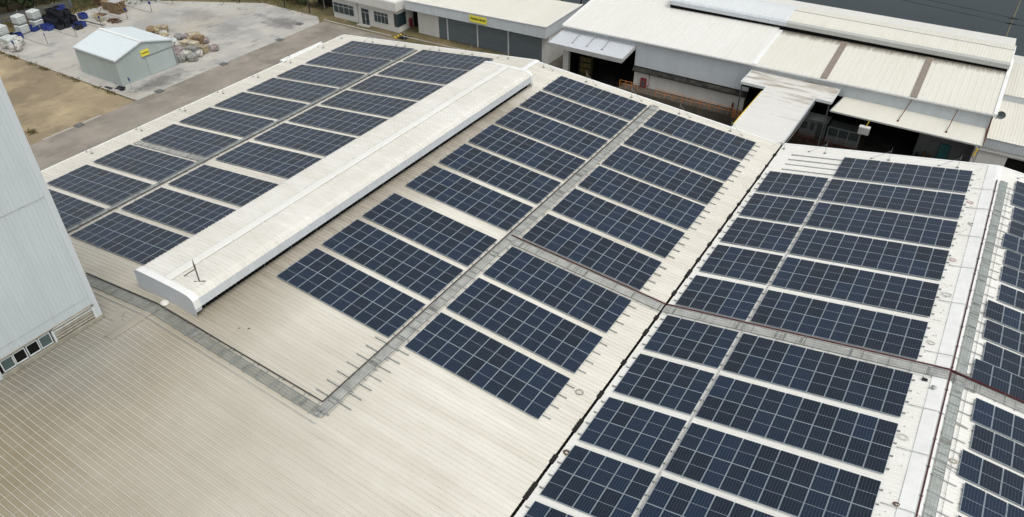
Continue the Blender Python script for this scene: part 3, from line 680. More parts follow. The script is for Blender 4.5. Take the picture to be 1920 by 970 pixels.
coil(pC(18.7, 5.0, -.135), 3, .3, M_BEIGEC, 'beige cable loop just below the crossing walkway left of the right ridge', 6)
coil(pC(19.3, -.35, -.135), 2, .17, M_BROWN, 'small brown ring lying near the bottom right roof edge', 7, .03)
coil(pD(1.2, 12.75, -.135), 6, .2, M_BEIGEC, 'tangle of beige cable beside the right ridge grating above the crossing', 8)
coil(pD(1.4, 4.6, -.135), 6, .22, M_BEIGEC, 'tangle of beige cable beside the right ridge grating below the crossing', 9)
coil(pB(30.3, .2, -.135), 3, .3, M_BLACK, 'black cable loop by the near corner of the nearest array left of the gutter', 10)
coil(pC(.45, -4.9, -.135), 2, .22, M_BROWN, 'brown scrap beside the gutter at the bottom edge', 11, .035)
mb = MB(); mb.box(-.17, .17, -.11, .11, 0, .1); mb.box(-.12, .12, -.06, .06, .1, .12)
tag(mb.build('junction_box', M_BLACK, loc=pC(19.0, 10.9, -.14), ), 'small black box beside the crossing walkway near the right ridge', 'junction box')
mb = MB(); mb.bar((0, 0, 0), (0, 0, .2), .11, 12); mb.bar((0, 0, .2), (0, 0, .28), .17, 12, r2_=.05)
tag(mb.build('roof_vent', M_GALV, loc=pC(19.6, 10.2, -.14), smooth=False), 'small round metal vent on the right ridge cap by the pipe crossing', 'roof vent')
mb = MB()
prf = [(.36, 0), (.34, .08), (.26, .16), (.14, .2), (0, .21)]
for (r0, z0), (r1, z1) in zip(prf, prf[1:]): mb.bar((0, 0, z0), (0, 0, z1), max(r0, .01), 14, r2_=max(r1, .01))
tag(mb.build('roof_dome', M_VENT, loc=pB(.25, -10.75, -.12)), 'low white dome on the ridge between the curved vent and the near walkway', 'roof dome')
for i, (u, v, s_) in enumerate([(7.2, -8.9, .09), (6.6, -9.3, .07)]):
    mb = MB(); mb.add([(-s_, -s_, 0), (s_*1.2, -s_*.6, 0), (s_*.7, s_, 0), (-s_*.6, s_*.8, .0), (0, 0, .06)], [(0, 1, 4), (1, 2, 4), (2, 3, 4), (3, 0, 4)])
    tag(mb.build('debris', M_BROWN, loc=pB(u, v, -.165)), ['larger', 'smaller'][i]+' dark scrap lying on the roof below the vent end', 'debris')

# ================================================================== LIGHTNING RODS
def rod(p, dx, dy, label, group, hgt=1.3):
    o = thing('lightning_rod', label, 'lightning rod', tuple(p), None, group)
    mb = MB(); mb.bar((0, 0, 0), (0, 0, hgt), .022, 6); mb.bar((0, 0, hgt), (0, 0, hgt+.25), .012, 6, r2_=.004); mb.build('mast', M_GALV, o)
    mb = MB(); mb.bar((dx, dy, dx*0), (0, 0, hgt*.82), .016, 6); mb.build('brace', M_GALV, o)
    mb = MB(); mb.box(-.14, .14, -.1, .1, 0, .035); mb.box(-.05, .05, -.05, .05, .035, .12); mb.box(dx-.1, dx+.1, dy-.08, dy+.08, -.01, .03); mb.build('foot', M_GALV, o)
def brz(pf, u, v, du): a_ = pf(u, v, -.1); b_ = pf(u+du, v, -.1); return b_.z-a_.z
k = 0
def rodp(pf, u, v, du, label, group):
    p = pf(u, v, -.14); q = pf(u+du, v, -.14)-p
    o = thing('lightning_rod', label, 'lightning rod', tuple(p), None, group)
    hgt = 1.25
    mb = MB(); mb.bar((0, 0, 0), (0, 0, hgt), .018, 6); mb.bar((0, 0, hgt), (0, 0, hgt+.3), .012, 6, r2_=.004); mb.build('mast', M_GALV, o)
    mb = MB(); mb.bar(q, (0, 0, hgt*.85), .016, 6); mb.build('brace', M_GALV, o)
    mb = MB(); mb.box(-.14, .14, -.1, .1, 0, .035); mb.box(-.05, .05, -.05, .05, .035, .12); mb.box(q.x-.1, q.x+.1, q.y-.08, q.y+.08, q.z-.01, q.z+.05); mb.build('foot', M_GALV, o)
gg = 'lightning rods along the far roof edge'
for i, x in enumerate([-32.6, -26.6, -20.7, -14.8, -9.4, -3.8]): rodp(pA, x/math.cos(sA), 43.85, -1.6, f'{ords[i]} braced lightning rod from the left along the far edge', gg)
for i, x in enumerate([1.7, 7.65, 13.66, 19.7, 25.83]): rodp(pB, x/math.cos(sB), 43.4, 1.35, f'{ords[i+6]} braced lightning rod from the left along the far edge', gg)
for i, x in enumerate([31.9, 36.06, 42.11, 48.12]): rodp(pC, (x-XV)/math.cos(sC), 43.3, -1.6, f'{ords[i+11]} braced lightning rod from the left along the far edge', gg)
rodp(pD, 3.2, 43.4, -1.4, 'braced lightning rod beyond the right ridge at the far edge', gg)
for i, y in enumerate([39.7, 33.4, 27.6, 21.8, 16.0, 9.9, 3.6, -2.6]): rodp(pA, -32.3/math.cos(sA), y, -1.1, f'{ords[i]} lightning rod from the far corner along the left eave', 'lightning rods along the left eave')
o = thing('lightning_rod', 'rusty braced lightning rod standing on the near end of the curved vent', 'lightning rod', (2.3, -8.7, 1.42))
mb = MB(); mb.bar((0, 0, 0), (-.2, .1, 1.3), .05, 6); mb.bar((-.2, .1, 1.2), (-.3, .14, 1.95), .075, 6, r2_=.02); mb.build('mast', M_MAST, o)
mb = MB(); mb.bar((-1.55, -.2, .05), (-.17, .09, 1.15), .038, 6); mb.bar((-.35, -.25, .06), (.35, .3, .06), .045, 6); mb.build('brace', M_MAST, o)
mb = MB(); mb.box(-.4, .4, -.22, .22, -.0, .04); mb.build('foot', M_BEIGE, o)

# ================================================================== BACKGROUND BUILDINGS
def ribbed_wall(name, x0, x1, y, z0, z1, mat, parent, pitch=.3, zz=None):
    mb = MB(); sheet(mb, (x0, y, z0), (0, 0, z1-z0), (x1-x0, 0, 0), (0, -1, 0), pitch, .03, .08, .04, flip=True); return mb.build(name, mat, parent)
def slab(name, pts, z, th, mat, parent):
    """pts with own z if 3-tuples"""
    mb = MB(); P = [(p[0], p[1], (p[2] if len(p) > 2 else z)) for p in pts]
    mb.hexa([(a_, b_, c_-th) for a_, b_, c_ in P], P); return mb.build(name, mat, parent)
def text(s, size, mat, parent, loc, rot, ext=.01, xs=1.0):
    cu = bpy.data.curves.new('lettering', 'FONT'); cu.body = s; cu.size = size; cu.extrude = ext; cu.align_x = 'CENTER'; cu.align_y = 'CENTER'; cu.offset = size*.035
    o = bpy.data.objects.new('tmp', cu); C.objects.link(o)
    me = bpy.data.meshes.new_from_object(o); bpy.data.objects.remove(o)
    me.materials.clear(); me.materials.append(mat)
    o = bpy.data.objects.new('lettering', me); C.objects.link(o); o.parent = parent; o.location = loc; o.rotation_euler = rot; o.scale = (xs, 1, 1); return o
# --- shed
sh = thing('storage_shed', 'small grey-green metal shed with pale gabled roof standing in the concrete yard', 'shed', (-66, 30.2, G))
x0, x1, y0, y1, ze, zr, ym = -71.0, -60.9, 25.2, 35.25, -7.0, -5.62, 30.1
S_ = lambda p: (p[0]+66, p[1]-30.2, p[2]-G)
mb = MB(); sheet(mb, S_((x0, y0, G)), (0, 0, ze-G), (x1-x0, 0, 0), (0, -1, 0), .3, .03, flip=True); mb.build('wall', M_SHED_WALL, sh)
mb = MB(); mb.add([S_(p) for p in [(x1, y0, G), (x1, y1, G), (x1, y1, ze), (x1, ym, zr), (x1, y0, ze)]], [(0, 1, 2, 3, 4)])
y = y0+.2
while y < y1:
    zt = ze+(zr-ze)*(1-abs(y-ym)/(ym-y0)); mb.box(x1, x1+.03, y, y+.06, G, zt-.02); y += .3
    for q in range(8): mb.v[-1-q] = S_(mb.v[-1-q])
mb.build('wall', M_SHED_WALL, sh)
mb = MB(); mb.add([S_(p) for p in [(x0, y0, G), (x0, y1, G), (x0, y1, ze), (x0, ym, zr), (x0, y0, ze)]], [(4, 3, 2, 1, 0)]); mb.quad(*[S_(p) for p in [(x0, y1, G), (x1, y1, G), (x1, y1, ze), (x0, y1, ze)]]); mb.build('wall', M_SHED_WALL, sh)
for yy, n_ in ((y0-.12, (0, -.17, 1)), (y1+.12, (0, .17, 1))):
    mb = MB(); sheet(mb, S_((x0-.12, ym, zr+.06)), (0, yy-ym, ze-.02+.06-zr-.0), (x1-x0+.27, 0, 0), n_, .36, .03, flip=(yy < ym)); mb.build('roof_slope', M_SHED_ROOF, sh)
mb = MB(); mb.box(x0-.14, x1+.17, ym-.22, ym+.22, zr+.06, zr+.12)
for ya, yb in ((y0-.12, ym), (y1+.12, ym)):
    pass
mb.v = [S_(p) for p in mb.v]; mb.build('ridge_cap', M_TRIM, sh)
mb = MB()
for ya in (y0-.13, y1+.13):
    edge_box(mb, (x1+.17, ya, ze+.02), (x1+.17, ym, zr+.06), .07, .07, -.12); 
mb.box(x0-.12, x1+.15, y0-.18, y0-.12, ze-.1, ze+.06)
mb.v = [S_(p) for p in mb.v]; mb.build('fascia', M_WALL_BLUE, sh)
mb = MB(); mb.box(x1+.035, x1+.075, 30.1, 34.9, G+.05, -8.05); mb.v = [S_(p) for p in mb.v]; dr = mb.build('door', M_SHED_WALL, sh)
mb = MB(); mb.box(x1+.03, x1+.14, 29.5, 35.3, -8.0, -7.9); mb.box(x1+.04, x1+.12, 35.0, 35.12, G, -8.0); mb.v = [S_(p) for p in mb.v]; mb.build('door_track', M_GALV, dr)
sg = thing('shed_sign', 'yellow sign with one dark line of lettering on the shed gable', 'sign', (x1+.05, 30.2, -7.35))
mb = MB(); mb.box(0, .05, -.72, .72, -.46, .46); mb.build('board', M_SIGNY, sg)
mb = MB()
for y_, w_ in ((-.58, .2), (-.33, .12), (-.17, .2), (.07, .14), (.25, .1), (.39, .2)): mb.box(.052, .06, y_, y_+w_, -.08, .08)
mb.build('lettering', M_BLACK, sg)

# --- office building
of = thing('office_building', 'white single-storey office with dark glazed windows and a double door', 'office', (-47.4, 66, G))
O_ = lambda p: (p[0]+47.4, p[1]-66, p[2]-G)
def ob(name, boxes, mat, parent=of, f=O_):
    mb = MB()
    for b_ in boxes: mb.box(*b_)
    mb.v = [f(p) for p in mb.v]; return mb.build(name, mat, parent)
ob('wall', [(-54.9, -39.8, 64.8, 76, G, -7.0)], M_WALL_WHITE)
ob('fascia', [(-55.6, -39.3, 63.9, 76.5, -6.98, -5.55)], M_WALL_WHITE)
ob('roof', [(-55.5, -39.4, 64.0, 76.4, -5.55, -5.42)], M_ROOF_FAR)
ob('downpipe', [(-50.2+1.25, -50.1+1.25, 64.66, 64.76, G, -7.0), (-44.95+1.0, -44.87+1.0, 64.0, 64.08, -7.1, -5.6)], M_GREYTRIM)
def window(x0, x1, z0, z1, y, nx, zt, parent, f, fm=M_WINFRAME):
    fb = [(x0, x1, y-.05, y+.02, z0, z0+.07), (x0, x1, y-.05, y+.02, z1-.07, z1), (x0, x0+.07, y-.05, y+.02, z0+.07, z1-.07), (x1-.07, x1, y-.05, y+.02, z0+.07, z1-.07), (x0+.07, x1-.07, y-.045, y+.02, zt, zt+.06)]
    for i in range(1, nx): x = x0+(x1-x0)*i/nx; fb.append((x-.03, x+.03, y-.04, y+.02, z0+.07, z1-.07))
    wd = ob('window', fb, fm, parent, f); ob('pane', [(x0+.07, x1-.07, y-.02, y-.01, z0+.07, z1-.07)], M_GLASS, wd, f); return wd
window(-54.75, -49.85, -10.05, -8.1, 64.77, 4, -8.75, of, O_)
window(-45.2, -41.93, -10.0, -8.03, 64.77, 4, -8.65, of, O_)
dd = ob('door', [(-48.1, -46.25, 64.7, 64.78, G+.02, -8.0)], M_WINFRAME); ob('pane', [(-48.02, -47.22, 64.68, 64.69, G+.1, -8.75), (-47.13, -46.33, 64.68, 64.69, G+.1, -8.75), (-48.02, -46.33, 64.68, 64.69, -8.67, -8.08)], M_GLASS, dd)
ob('handle', [(-47.28, -47.24, 64.64, 64.67, -10.1, -9.8), (-47.11, -47.07, 64.64, 64.67, -10.1, -9.8)], M_TRIM, dd)
wd = ob('window', [(-40.6, -39.74, 64.70, 64.78, -9.95, -7.75), (-39.82, -39.74, 64.78, 66.9, -9.95, -7.75)], M_BLACK)
ob('pane', [(-40.55, -39.73, 64.685, 64.695, -9.9, -7.8), (-39.73, -39.72, 64.7, 66.85, -9.9, -7.8)], M_GLASS, wd)
ob('step', [(-48.6, -45.9, 63.7, 64.68, G, G+.14)], M_KERB)
# passage behind: black panel put in as the shade of its opening
pw1 = thing('passage_shade_panel', 'black panel painted as the shade in the passage between office and training centre', 'wall', (-38.5, 71, G)); ob('wall_panel', [(-39.8, -36.9, 69.0, 69.2, G, -6.5)], M_DARK, pw1, lambda p: (p[0]+38.5, p[1]-71, p[2]-G))
fc = thing('fire_cabinet', 'red fire cabinet in the dark passage beside the office', 'fire cabinet', (-39.5, 67.9, G))
mb = MB(); mb.box(-.25, .1, -.3, .3, .3, 1.7); mb.build('cabinet_body', M_RED, fc)
# --- training centre
tr = thing('training_centre', 'long white building with blue-grey roller shutters and a deep ribbed fascia', 'building', (-24, 68, G))
Tt = lambda p: (p[0]+24, p[1]-68, p[2]-G)
ob('wall', [(-37.0, -32.55, 66.8, 67.0, G, -6.4), (-37.0, -36.8, 67.0, 76, G, -6.4), (-12.0, -10.95, 66.8, 67.0, G, -5.9), (-11.15, -10.95, 67.0, 77, G, -5.9), (-37, -11, 77, 77.2, G, -5.5)], M_WALL_WHITE, tr, Tt)
for xa, xb in ((-32.5, -30.75), (-30.55, -24.6), (-24.4, -18.55), (-18.35, -12.1)):
    mb = MB(); z = G+.05
    while z < -6.5: mb.box(xa, xb, 66.86+.02*(int((z-G)/.12) % 2), 66.95, z, z+.118); z += .12
    mb.v = [Tt(p) for p in mb.v]; sh_ = mb.build('roller_shutter', M_SHUTTER, tr)
ob('post', [(-30.75, -30.55, 66.68, 66.88, G, -6.3)], M_WINFRAME, tr, Tt); ob('post', [(-24.6, -24.4, 66.68, 66.88, G, -6.3)], M_WINFRAME, tr, Tt)
ob('post', [(-18.55, -18.35, 66.68, 66.88, G, -6.3)], M_WINFRAME, tr, Tt); ob('post', [(-12.1, -11.9, 66.68, 66.88, G, -6.2)], M_WINFRAME, tr, Tt)
mb = MB()
f0, f1 = (-38.6, 65.55), (-10.85, 65.6)
mb.hexa([Tt(p) for p in [(-38.6, 65.55, -6.85), (-10.85, 65.6, -6.4), (-10.85, 77.4, -6.4), (-38.6, 77.4, -6.85)]], [Tt(p) for p in [(-38.6, 65.55, -5.35), (-10.85, 65.6, -4.6), (-10.85, 77.4, -4.45), (-38.6, 77.4, -5.2)]])
for i in range(92):
    x = -38.5+i*.3; q = (x+38.6)/27.75
    zb_, zt_ = -6.85+.45*q, -5.35+.75*q
    b0 = len(mb.v); mb.box(x, x+.07, 65.52+.05*q, 65.56+.05*q, zb_+.01, zt_-.12)
    for j in range(b0, len(mb.v)): mb.v[j] = Tt(mb.v[j])
mb.build('fascia', M_WALL_BLUE, tr)
mb = MB(); sheet(mb, Tt((-38.5, 65.7, -5.30)), (0, 11.6, .15), (27.55, 0, .75), (0, 0, 1), .36, .03, flip=True); mb.build('roof_slope', M_ROOF_CREAM, tr)
mb = MB(); edge_box(mb, Tt((-38.65, 65.52, -5.36)), Tt((-10.8, 65.57, -4.61)), .16, .13, 0); edge_box(mb, Tt((-10.82, 65.5, -4.6)), Tt((-10.82, 77.4, -4.45)), .16, .14, 0); mb.build('coping', M_TRIM, tr)
sg = thing('building_sign', 'yellow sign reading TRAINING CENTRE on the fascia above the shutters', 'sign', (-23.4, 65.42, -5.72))
mb = MB(); mb.box(-1.68, 1.68, -.06, 0, -.54, .54); mb.build('board', M_SIGNY, sg)
text('TRAINING CENTRE', .40, M_BLACK, sg, (0, -.07, .02), (math.pi/2, 0, 0), .008, .86)
hz = thing('striped_kerb_block', 'yellow and black striped kerb ramp beside the drain pit', 'kerb block', (-38.9, 63.6, G))
mb = MB()
for i in range(6): mb.box(-.17, .17, -1.1+i*.36, -1.1+(i+1)*.36, 0, .16, i % 2)
mb.build('striped_block', [M_YELLOW, M_BLACK], hz)
flat('bay_floor', [(-5.1, 62.3), (5.9, 62.3), (5.9, 74.9), (-5.1, 74.9)], G+.008, MG_OILY)
flat('drain_pit', [(-38.5, 62.7), (-36.9, 62.7), (-36.9, 64.6), (-38.5, 64.6)], G+.003, M_DARK)

# --- warehouse
wh = thing('warehouse', 'long white warehouse with a curved ridge vent behind the main roof', 'warehouse', (0, 62, G))
W_ = lambda p: (p[0], p[1]-62, p[2]-G)
def wz(x, y): return (-2.0+(x+5.6)/55.8*.55)+(y-61.75)*(.128 if x < 22 else .108)
def wsheet(x0, x1, y0, y1, mat, nm='roof_slope', dz=0, pitch=.7):
    mb = MB(); P = Vector(W_((x0, y0, wz(x0, y0)+dz))); U = Vector((0, y1-y0, wz((x0+x1)/2, y1)-wz((x0+x1)/2, y0))); V = Vector(W_((x1, y0, wz(x1, y0)+dz)))-P
    sheet(mb, P, U, V, (0, -.127, .99), pitch, .022, .12, .05, flip=True); return mb.build(nm, mat, wh)
wsheet(-5.7, 22.2, 61.7, 75.8, M_ROOF_FAR); wsheet(22.2, 50.2, 61.7, 75.8, M_ROOF_CREAM2)
for x, wdt in ((30.75, .8), (41.15, .78)):
    mb = MB(); p = [(x, 61.72), (x+wdt, 61.72), (x+wdt-.15, 72.4), (x-.15, 72.4)]
    mb.hexa([W_((a_, b_, wz(a_, b_)+.04)) for a_, b_ in p], [W_((a_, b_, wz(a_, b_)+.08)) for a_, b_ in p])
    mb.build('skylight', M_SKYLIGHT, wh)
# far slope
mb = MB(); mb.quad(*[W_(p) for p in [(-5.7, 75.8, wz(-5.7, 75.8)), (50.2, 75.8, wz(50.2, 75.8)), (50.2, 90, wz(50.2, 75.8)-1.8), (-5.7, 90, wz(-5.7, 75.8)-1.8)]]); mb.build('roof_slope', M_ROOF_FAR, wh)
mb = MB()
edge_box(mb, W_((-5.75, 61.6, wz(-5.7, 61.6)+.02)), W_((-5.75, 75.8, wz(-5.7, 75.8)+.02)), .25, .08, -.25)
edge_box(mb, W_((50.2, 61.6, wz(50.2, 61.6)+.02)), W_((50.2, 75.8, wz(50.2, 75.8)+.02)), .4, .1, -.3)
edge_box(mb, W_((-5.75, 61.62, wz(-5.7, 61.6)-.03)), W_((50.3, 61.62, wz(50.2, 61.6)-.03)), .12, .04, -.14)
mb.build('verge_trim', M_TRIM, wh)
# walls
ribbed_wall('wall', 5.8, 22.3, 62-62, 5.35, 8.98, M_WALL_BLUE, wh, .3)
ribbed_wall('wall', 22.3, 50.0, 0, 7.55, 9.2, M_WALL_BLUE, wh, .3)
ribbed_wall('wall', -5.6, 5.8, 0, 7.9, 8.95, M_WALL_BLUE, wh, .3)
mb = MB()
for b_ in [(5.9, 22.0, 62.02, 62.2, -9.2, -6.3)]: mb.box(*b_)
mb.v = [W_(p) for p in mb.v]; mb.build('lower_wall', M_WALL_WHITE, wh); mb = MB()
for b_ in [(-5.65, -4.75, 61.9, 62.5, G, -3.0)]: mb.box(*b_)
mb.v = [W_(p) for p in mb.v]; mb.build('pillar', M_WALL_WHITE, wh)
mb = MB(); mb.add([W_(p) for p in [(5.75, 61.5, -6.15), (22.1, 61.5, -6.2), (22.1, 61.97, -5.82), (5.75, 61.97, -5.77), (5.75, 61.5, -6.32), (22.1, 61.5, -6.37), (22.1, 61.97, -6.35), (5.75, 61.97, -6.35)]],
              [(3, 2, 1, 0), (4, 5, 6, 7), (0, 1, 5, 4), (1, 2, 6, 5), (3, 0, 4, 7)]); mb.build('ledge', M_LEDGE, wh)
mb = MB(); mb.quad(*[W_(p) for p in [(50.1, 62.0, G), (50.1, 90, G), (50.1, 90, -3), (50.1, 62, -1.6)]]); mb.quad(*[W_(p) for p in [(-5.6, 62.0, G), (-5.6, 90, G), (-5.6, 90, -3), (-5.6, 62, -2.1)]])
mb.add([W_(p) for p in [(-5.6, 76, -3), (-5.6, 76, wz(-5.6, 75.8))]], [])
mb.build('wall', M_WALL_WHITE, wh)
# dark interior
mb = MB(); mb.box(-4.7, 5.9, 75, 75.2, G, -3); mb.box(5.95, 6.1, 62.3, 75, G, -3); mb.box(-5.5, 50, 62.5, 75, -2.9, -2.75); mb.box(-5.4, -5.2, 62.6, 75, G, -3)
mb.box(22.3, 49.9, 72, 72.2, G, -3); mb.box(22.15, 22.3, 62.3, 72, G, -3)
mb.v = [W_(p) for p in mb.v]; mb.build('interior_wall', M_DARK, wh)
# canopy 1
def canopy(x0i, x1i, x0o, x1o, yi, yo, zi, zo, mat, fm, th, rods, rmat, nm='canopy'):
    P = [W_(p) for p in [(x0o, yo, zo), (x1o, yo, zo), (x1i, yi, zi), (x0i, yi, zi)]]
    mb = MB(); mb.hexa([(a_, b_, c_-.08) for a_, b_, c_ in P], [(a_, b_, c_) for a_, b_, c_ in P])
    n = int((x1o-x0o)/.35)
    for i in range(n):
        q = (i+.5)/n; a_ = Vector(P[0]).lerp(Vector(P[1]), q); b_ = Vector(P[3]).lerp(Vector(P[2]), q); edge_box(mb, a_, b_, .06, .03, 0)
    cn = mb.build(nm, mat, wh)
    mb = MB(); edge_box(mb, P[0], P[1], .1, .06, -th); edge_box(mb, P[0], P[3], .1, .05, -th*.8); edge_box(mb, P[1], P[2], .1, .05, -th*.8); mb.build('canopy_fascia', fm, cn)
    for (qx, qz, ox) in rods:
        mb = MB(); a_ = Vector(P[0]).lerp(Vector(P[1]), qx); b_ = Vector(P[3]).lerp(Vector(P[2]), qx); lo = a_.lerp(b_, .3); hi = b_.copy(); hi.z += qz; hi.y -= .1; hi.x += ox
        mb.bar(lo+Vector((0, 0, .05)), hi, .045, 6); mb.box(lo.x-.12, lo.x+.12, lo.y-.12, lo.y+.12, lo.z, lo.z+.08); mb.build('tie_rod', rmat, cn)
canopy(-5.8, 5.8, -6.8, 5.1, 62, 59.2, -2.75, -4.0, M_CANOPY, M_GREYTRIM, .55, [(.28, .6, 0), (.48, .6, 0), (.68, .6, 0)], M_GALV)
canopy(34.1, 49.9, 33.4, 50.0, 62, 58.35, -3.38, -4.0, M_ROOF_CREAM, M_GREYTRIM, .1, [(.445, 1.45, .35), (.765, 1.45, .25)], M_RUST)
mb = MB(); mb.tube([W_(p) for p in [(50.05, 61.85, -1.7), (50.05, 61.8, -3.2), (50.1, 58.9, -3.95)]], .07, 6); mb.build('downpipe', M_RUST, wh)
# ridge vent of the warehouse
wv = thing('ridge_vent', None, None, (0, 0, 0)); wv.parent = wh
def shell_x(mb, sec, x0, x1, zf, pitch=.36, h=.03):
    prof = []; x = x0
    while x+pitch <= x1: prof += [(x, 0), (x+pitch-.1, 0), (x+pitch-.08, h), (x+pitch-.02, h)]; x += pitch
    prof.append((x1, 0)); n = len(sec)
    vs_ = [W_((xx, y_, z_+zf(xx)+hh)) for xx, hh in prof for y_, z_ in sec]
    mb.add(vs_, [(k_*n+i, (k_+1)*n+i, (k_+1)*n+i+1, k_*n+i+1) for k_ in range(len(prof)-1) for i in range(n-1)])
vsec = [(72.40, .06), (72.38, .6), (72.62, .85), (73.0, 1.05), (73.8, 1.18), (75.6, 1.38), (77.6, 1.2), (78.3, 1.05), (78.6, .8), (78.65, -.1)]
zf = lambda x: (x-5.9)/44.3*.0
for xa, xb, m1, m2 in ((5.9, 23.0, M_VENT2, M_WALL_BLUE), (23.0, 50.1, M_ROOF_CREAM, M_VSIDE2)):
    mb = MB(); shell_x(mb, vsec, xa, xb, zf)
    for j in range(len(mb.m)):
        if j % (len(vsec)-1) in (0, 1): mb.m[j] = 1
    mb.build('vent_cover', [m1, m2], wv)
for x in (5.88, 50.12):
    mb = MB(); n = len(vsec); P = [W_((x, a_, b_+.04)) for a_, b_ in [(72.5, -1.0)]+vsec+[(78.7, -1.0)]]
    P2 = [(p[0]+(.12 if x < 10 else -.12), p[1], p[2]) for p in P]; mb.hexa(P, P2); mb.build('end_panel', M_TRIM, wv)
mb = MB(); mb.box(6.1, 49.9, 72.7, 78.3, -1.2, .5); mb.v = [W_(p) for p in mb.v]; mb.build('vent_throat', M_DARK, wv)
mb = MB(); mb.box(23.0, 50.1, 75.5, 75.62, 1.39, 1.43); mb.v = [W_(p) for p in mb.v]; mb.build('cap_strip', M_GREYTRIM, wv)
mb = MB(); mb.box(22.1, 22.75, 61.8, 72.4, 0, .05)
for j, p in enumerate(mb.v): mb.v[j] = W_((p[0], p[1], wz(p[0], p[1])+.03+p[2]))
mb.build('flashing', M_TRIM, wh)
# stains of rust and soot below the vent come from the sheet material

# platform / dock
pf_ = thing('loading_platform', 'raised concrete loading platform along the white warehouse wall', 'platform', (14, 61, G))
mb = MB(); mb.box(-9.5, 8.3, -1.1, 1.05, 0, 2.45); mb.build('platform_slab', MG_OILY2, pf_)
# railing
def railing(name, x0, x1, y, z, n, label, h=1.1, mat=M_ORANGE, extra=()):
    o = thing(name, label, 'railing', ((x0+x1)/2, y, z)); L = (x1-x0)/2
    mb = MB()
    for zz in (h, h*.55): mb.bar((-L, 0, zz), (L, 0, zz), .034, 6)
    mb.build('rail', mat, o)
    for i in range(n):
        x = -L+2*L*i/(n-1); mb = MB(); mb.bar((x, 0, 0), (x, 0, h), .04, 6); mb.build('post', mat, o)
railing('railing', 10.2, 22.0, 60.05, -8.55, 10, 'long orange railing along the edge of the loading platform')
railing('railing', 4.6, 7.4, 60.2, -8.55, 4, 'short orange railing at the left end of the platform')
o = thing('railing_gate', 'orange mesh gate at the right end of the loading platform', 'gate', (21.9, 59.6, -8.6))
mb = MB()
for zz in (0.1, .55, 1.1): mb.bar((-.5, 0, zz), (.8, 0, zz), .045, 6)
for x in (-.5, -.1, .35, .8): mb.bar((x, 0, 0), (x, 0, 1.15), .045, 6)
mb.build('gate_frame', M_ORANGE, o)
mb = MB()
for q in range(-9, 12): mb.bar((max(-.5, -.5+q*.12), .0, 0 if q >= 0 else -q*.12), (min(.8, -.5+q*.12+1.1), .0, min(1.1, (1.3-q*.12))), .012, 4)
mb.build('gate_mesh', M_ORANGE, o)
fc = thing('fire_cabinet', 'dark red fire hose cabinet with a pipe on the white warehouse wall', 'fire cabinet', (7.5, 61.85, -8.75))
mb = MB(); mb.box(-.45, .4, -.12, .15, .1, 1.55); mb.build('cabinet_body', M_RED, fc)
mb = MB(); mb.box(-.25, .2, -.14, -.122, .4, 1.25); mb.build('cabinet_window', M_GLASS2, fc)
mb = MB(); mb.tube([(.8, .05, 2.25), (.8, .05, .55), (.45, .05, .5)], .05, 6); mb.build('pipe_run', M_RED, fc)
o = thing('wall_extinguisher', 'small dark extinguisher on the white wall near the link roof', 'extinguisher', (20.6, 61.9, -8.4))
mb = MB(); mb.bar((0, 0, 0), (0, 0, .7), .12, 10); mb.bar((0, 0, .7), (0, 0, .85), .05, 8); mb.bar((.0, -.05, .8), (.14, -.05, .75), .02, 6); mb.build('cylinder_body', M_RED, o)
# yellowish shelf inside the left opening
o = thing('storage_rack', 'yellowish stacked goods inside the dark left opening of the warehouse', 'rack', (-3.0, 64.5, G))
mb = MB()
for kk in range(4):
    for jj in range(3): mb.box(-.9+jj*.62, -.9+jj*.62+.56, -.4, .4, .4+kk*.9, 1.1+kk*.9)
mb.build('goods', M_GOODS, o); mb = MB()
for x in (-1, 1): mb.box(x-.05, x+.05, -.5, -.4, 0, 4.0)
for kk in range(5): mb.box(-1, 1, -.5, .5, .3+kk*.9, .38+kk*.9)
mb.build('frame', M_BLACK, o)
# --- link roof
lk = thing('link_canopy', 'stained white flat canopy bridging from the main roof to the warehouse', 'canopy', (28, 52, G))
K_ = lambda p: (p[0]-28, p[1]-52, p[2]-G)
z0, z1 = -2.62, -2.5
def lz(y): return z0+(y-44.4)/18*.12
mb = MB(); sheet(mb, K_((25.5, 44.35, lz(44.4))), (5.95, 0, 0), (0, 13.2, .09), (0, 0, 1), .34, .03, flip=True)
sheet(mb, K_((22.3, 57.55, lz(57.5))), (11.1, 0, 0), (0, 4.6, .03), (0, 0, 1), .34, .03, flip=True)
sheet(mb, K_((25.5, 44.35, lz(44.4)-.18)), (5.95, 0, 0), (0, 13.2, .09), (0, 0, -1), .34, .03); sheet(mb, K_((22.3, 57.55, lz(57.5)-.18)), (11.1, 0, 0), (0, 4.6, .03), (0, 0, -1), .34, .03)
mb.build('roof_slope', M_LINK, lk)
mb = MB()
for a_, b_ in [((25.5, 44.4), (25.5, 57.5)), ((31.45, 44.4), (31.45, 57.5)), ((22.3, 57.5), (25.5, 57.5)), ((31.45, 57.5), (33.4, 57.5)), ((22.3, 57.5), (22.3, 62)), ((33.4, 57.5), (33.4, 62))]:
    edge_box(mb, K_((*a_, lz(a_[1]))), K_((*b_, lz(b_[1]))), .12, .06, -.28)
mb.build('edge_trim', M_WINFRAME, lk)
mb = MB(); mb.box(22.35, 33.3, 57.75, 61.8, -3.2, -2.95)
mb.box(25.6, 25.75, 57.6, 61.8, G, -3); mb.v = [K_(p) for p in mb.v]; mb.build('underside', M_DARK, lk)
for x, y in ((22.45, 57.65), (33.2, 57.7)):
    mb = MB(); mb.box(x-.07, x+.07, y-.07, y+.07, G, -2.85); mb.v = [K_(p) for p in mb.v]; mb.build('post', M_BOOTH_D, lk)
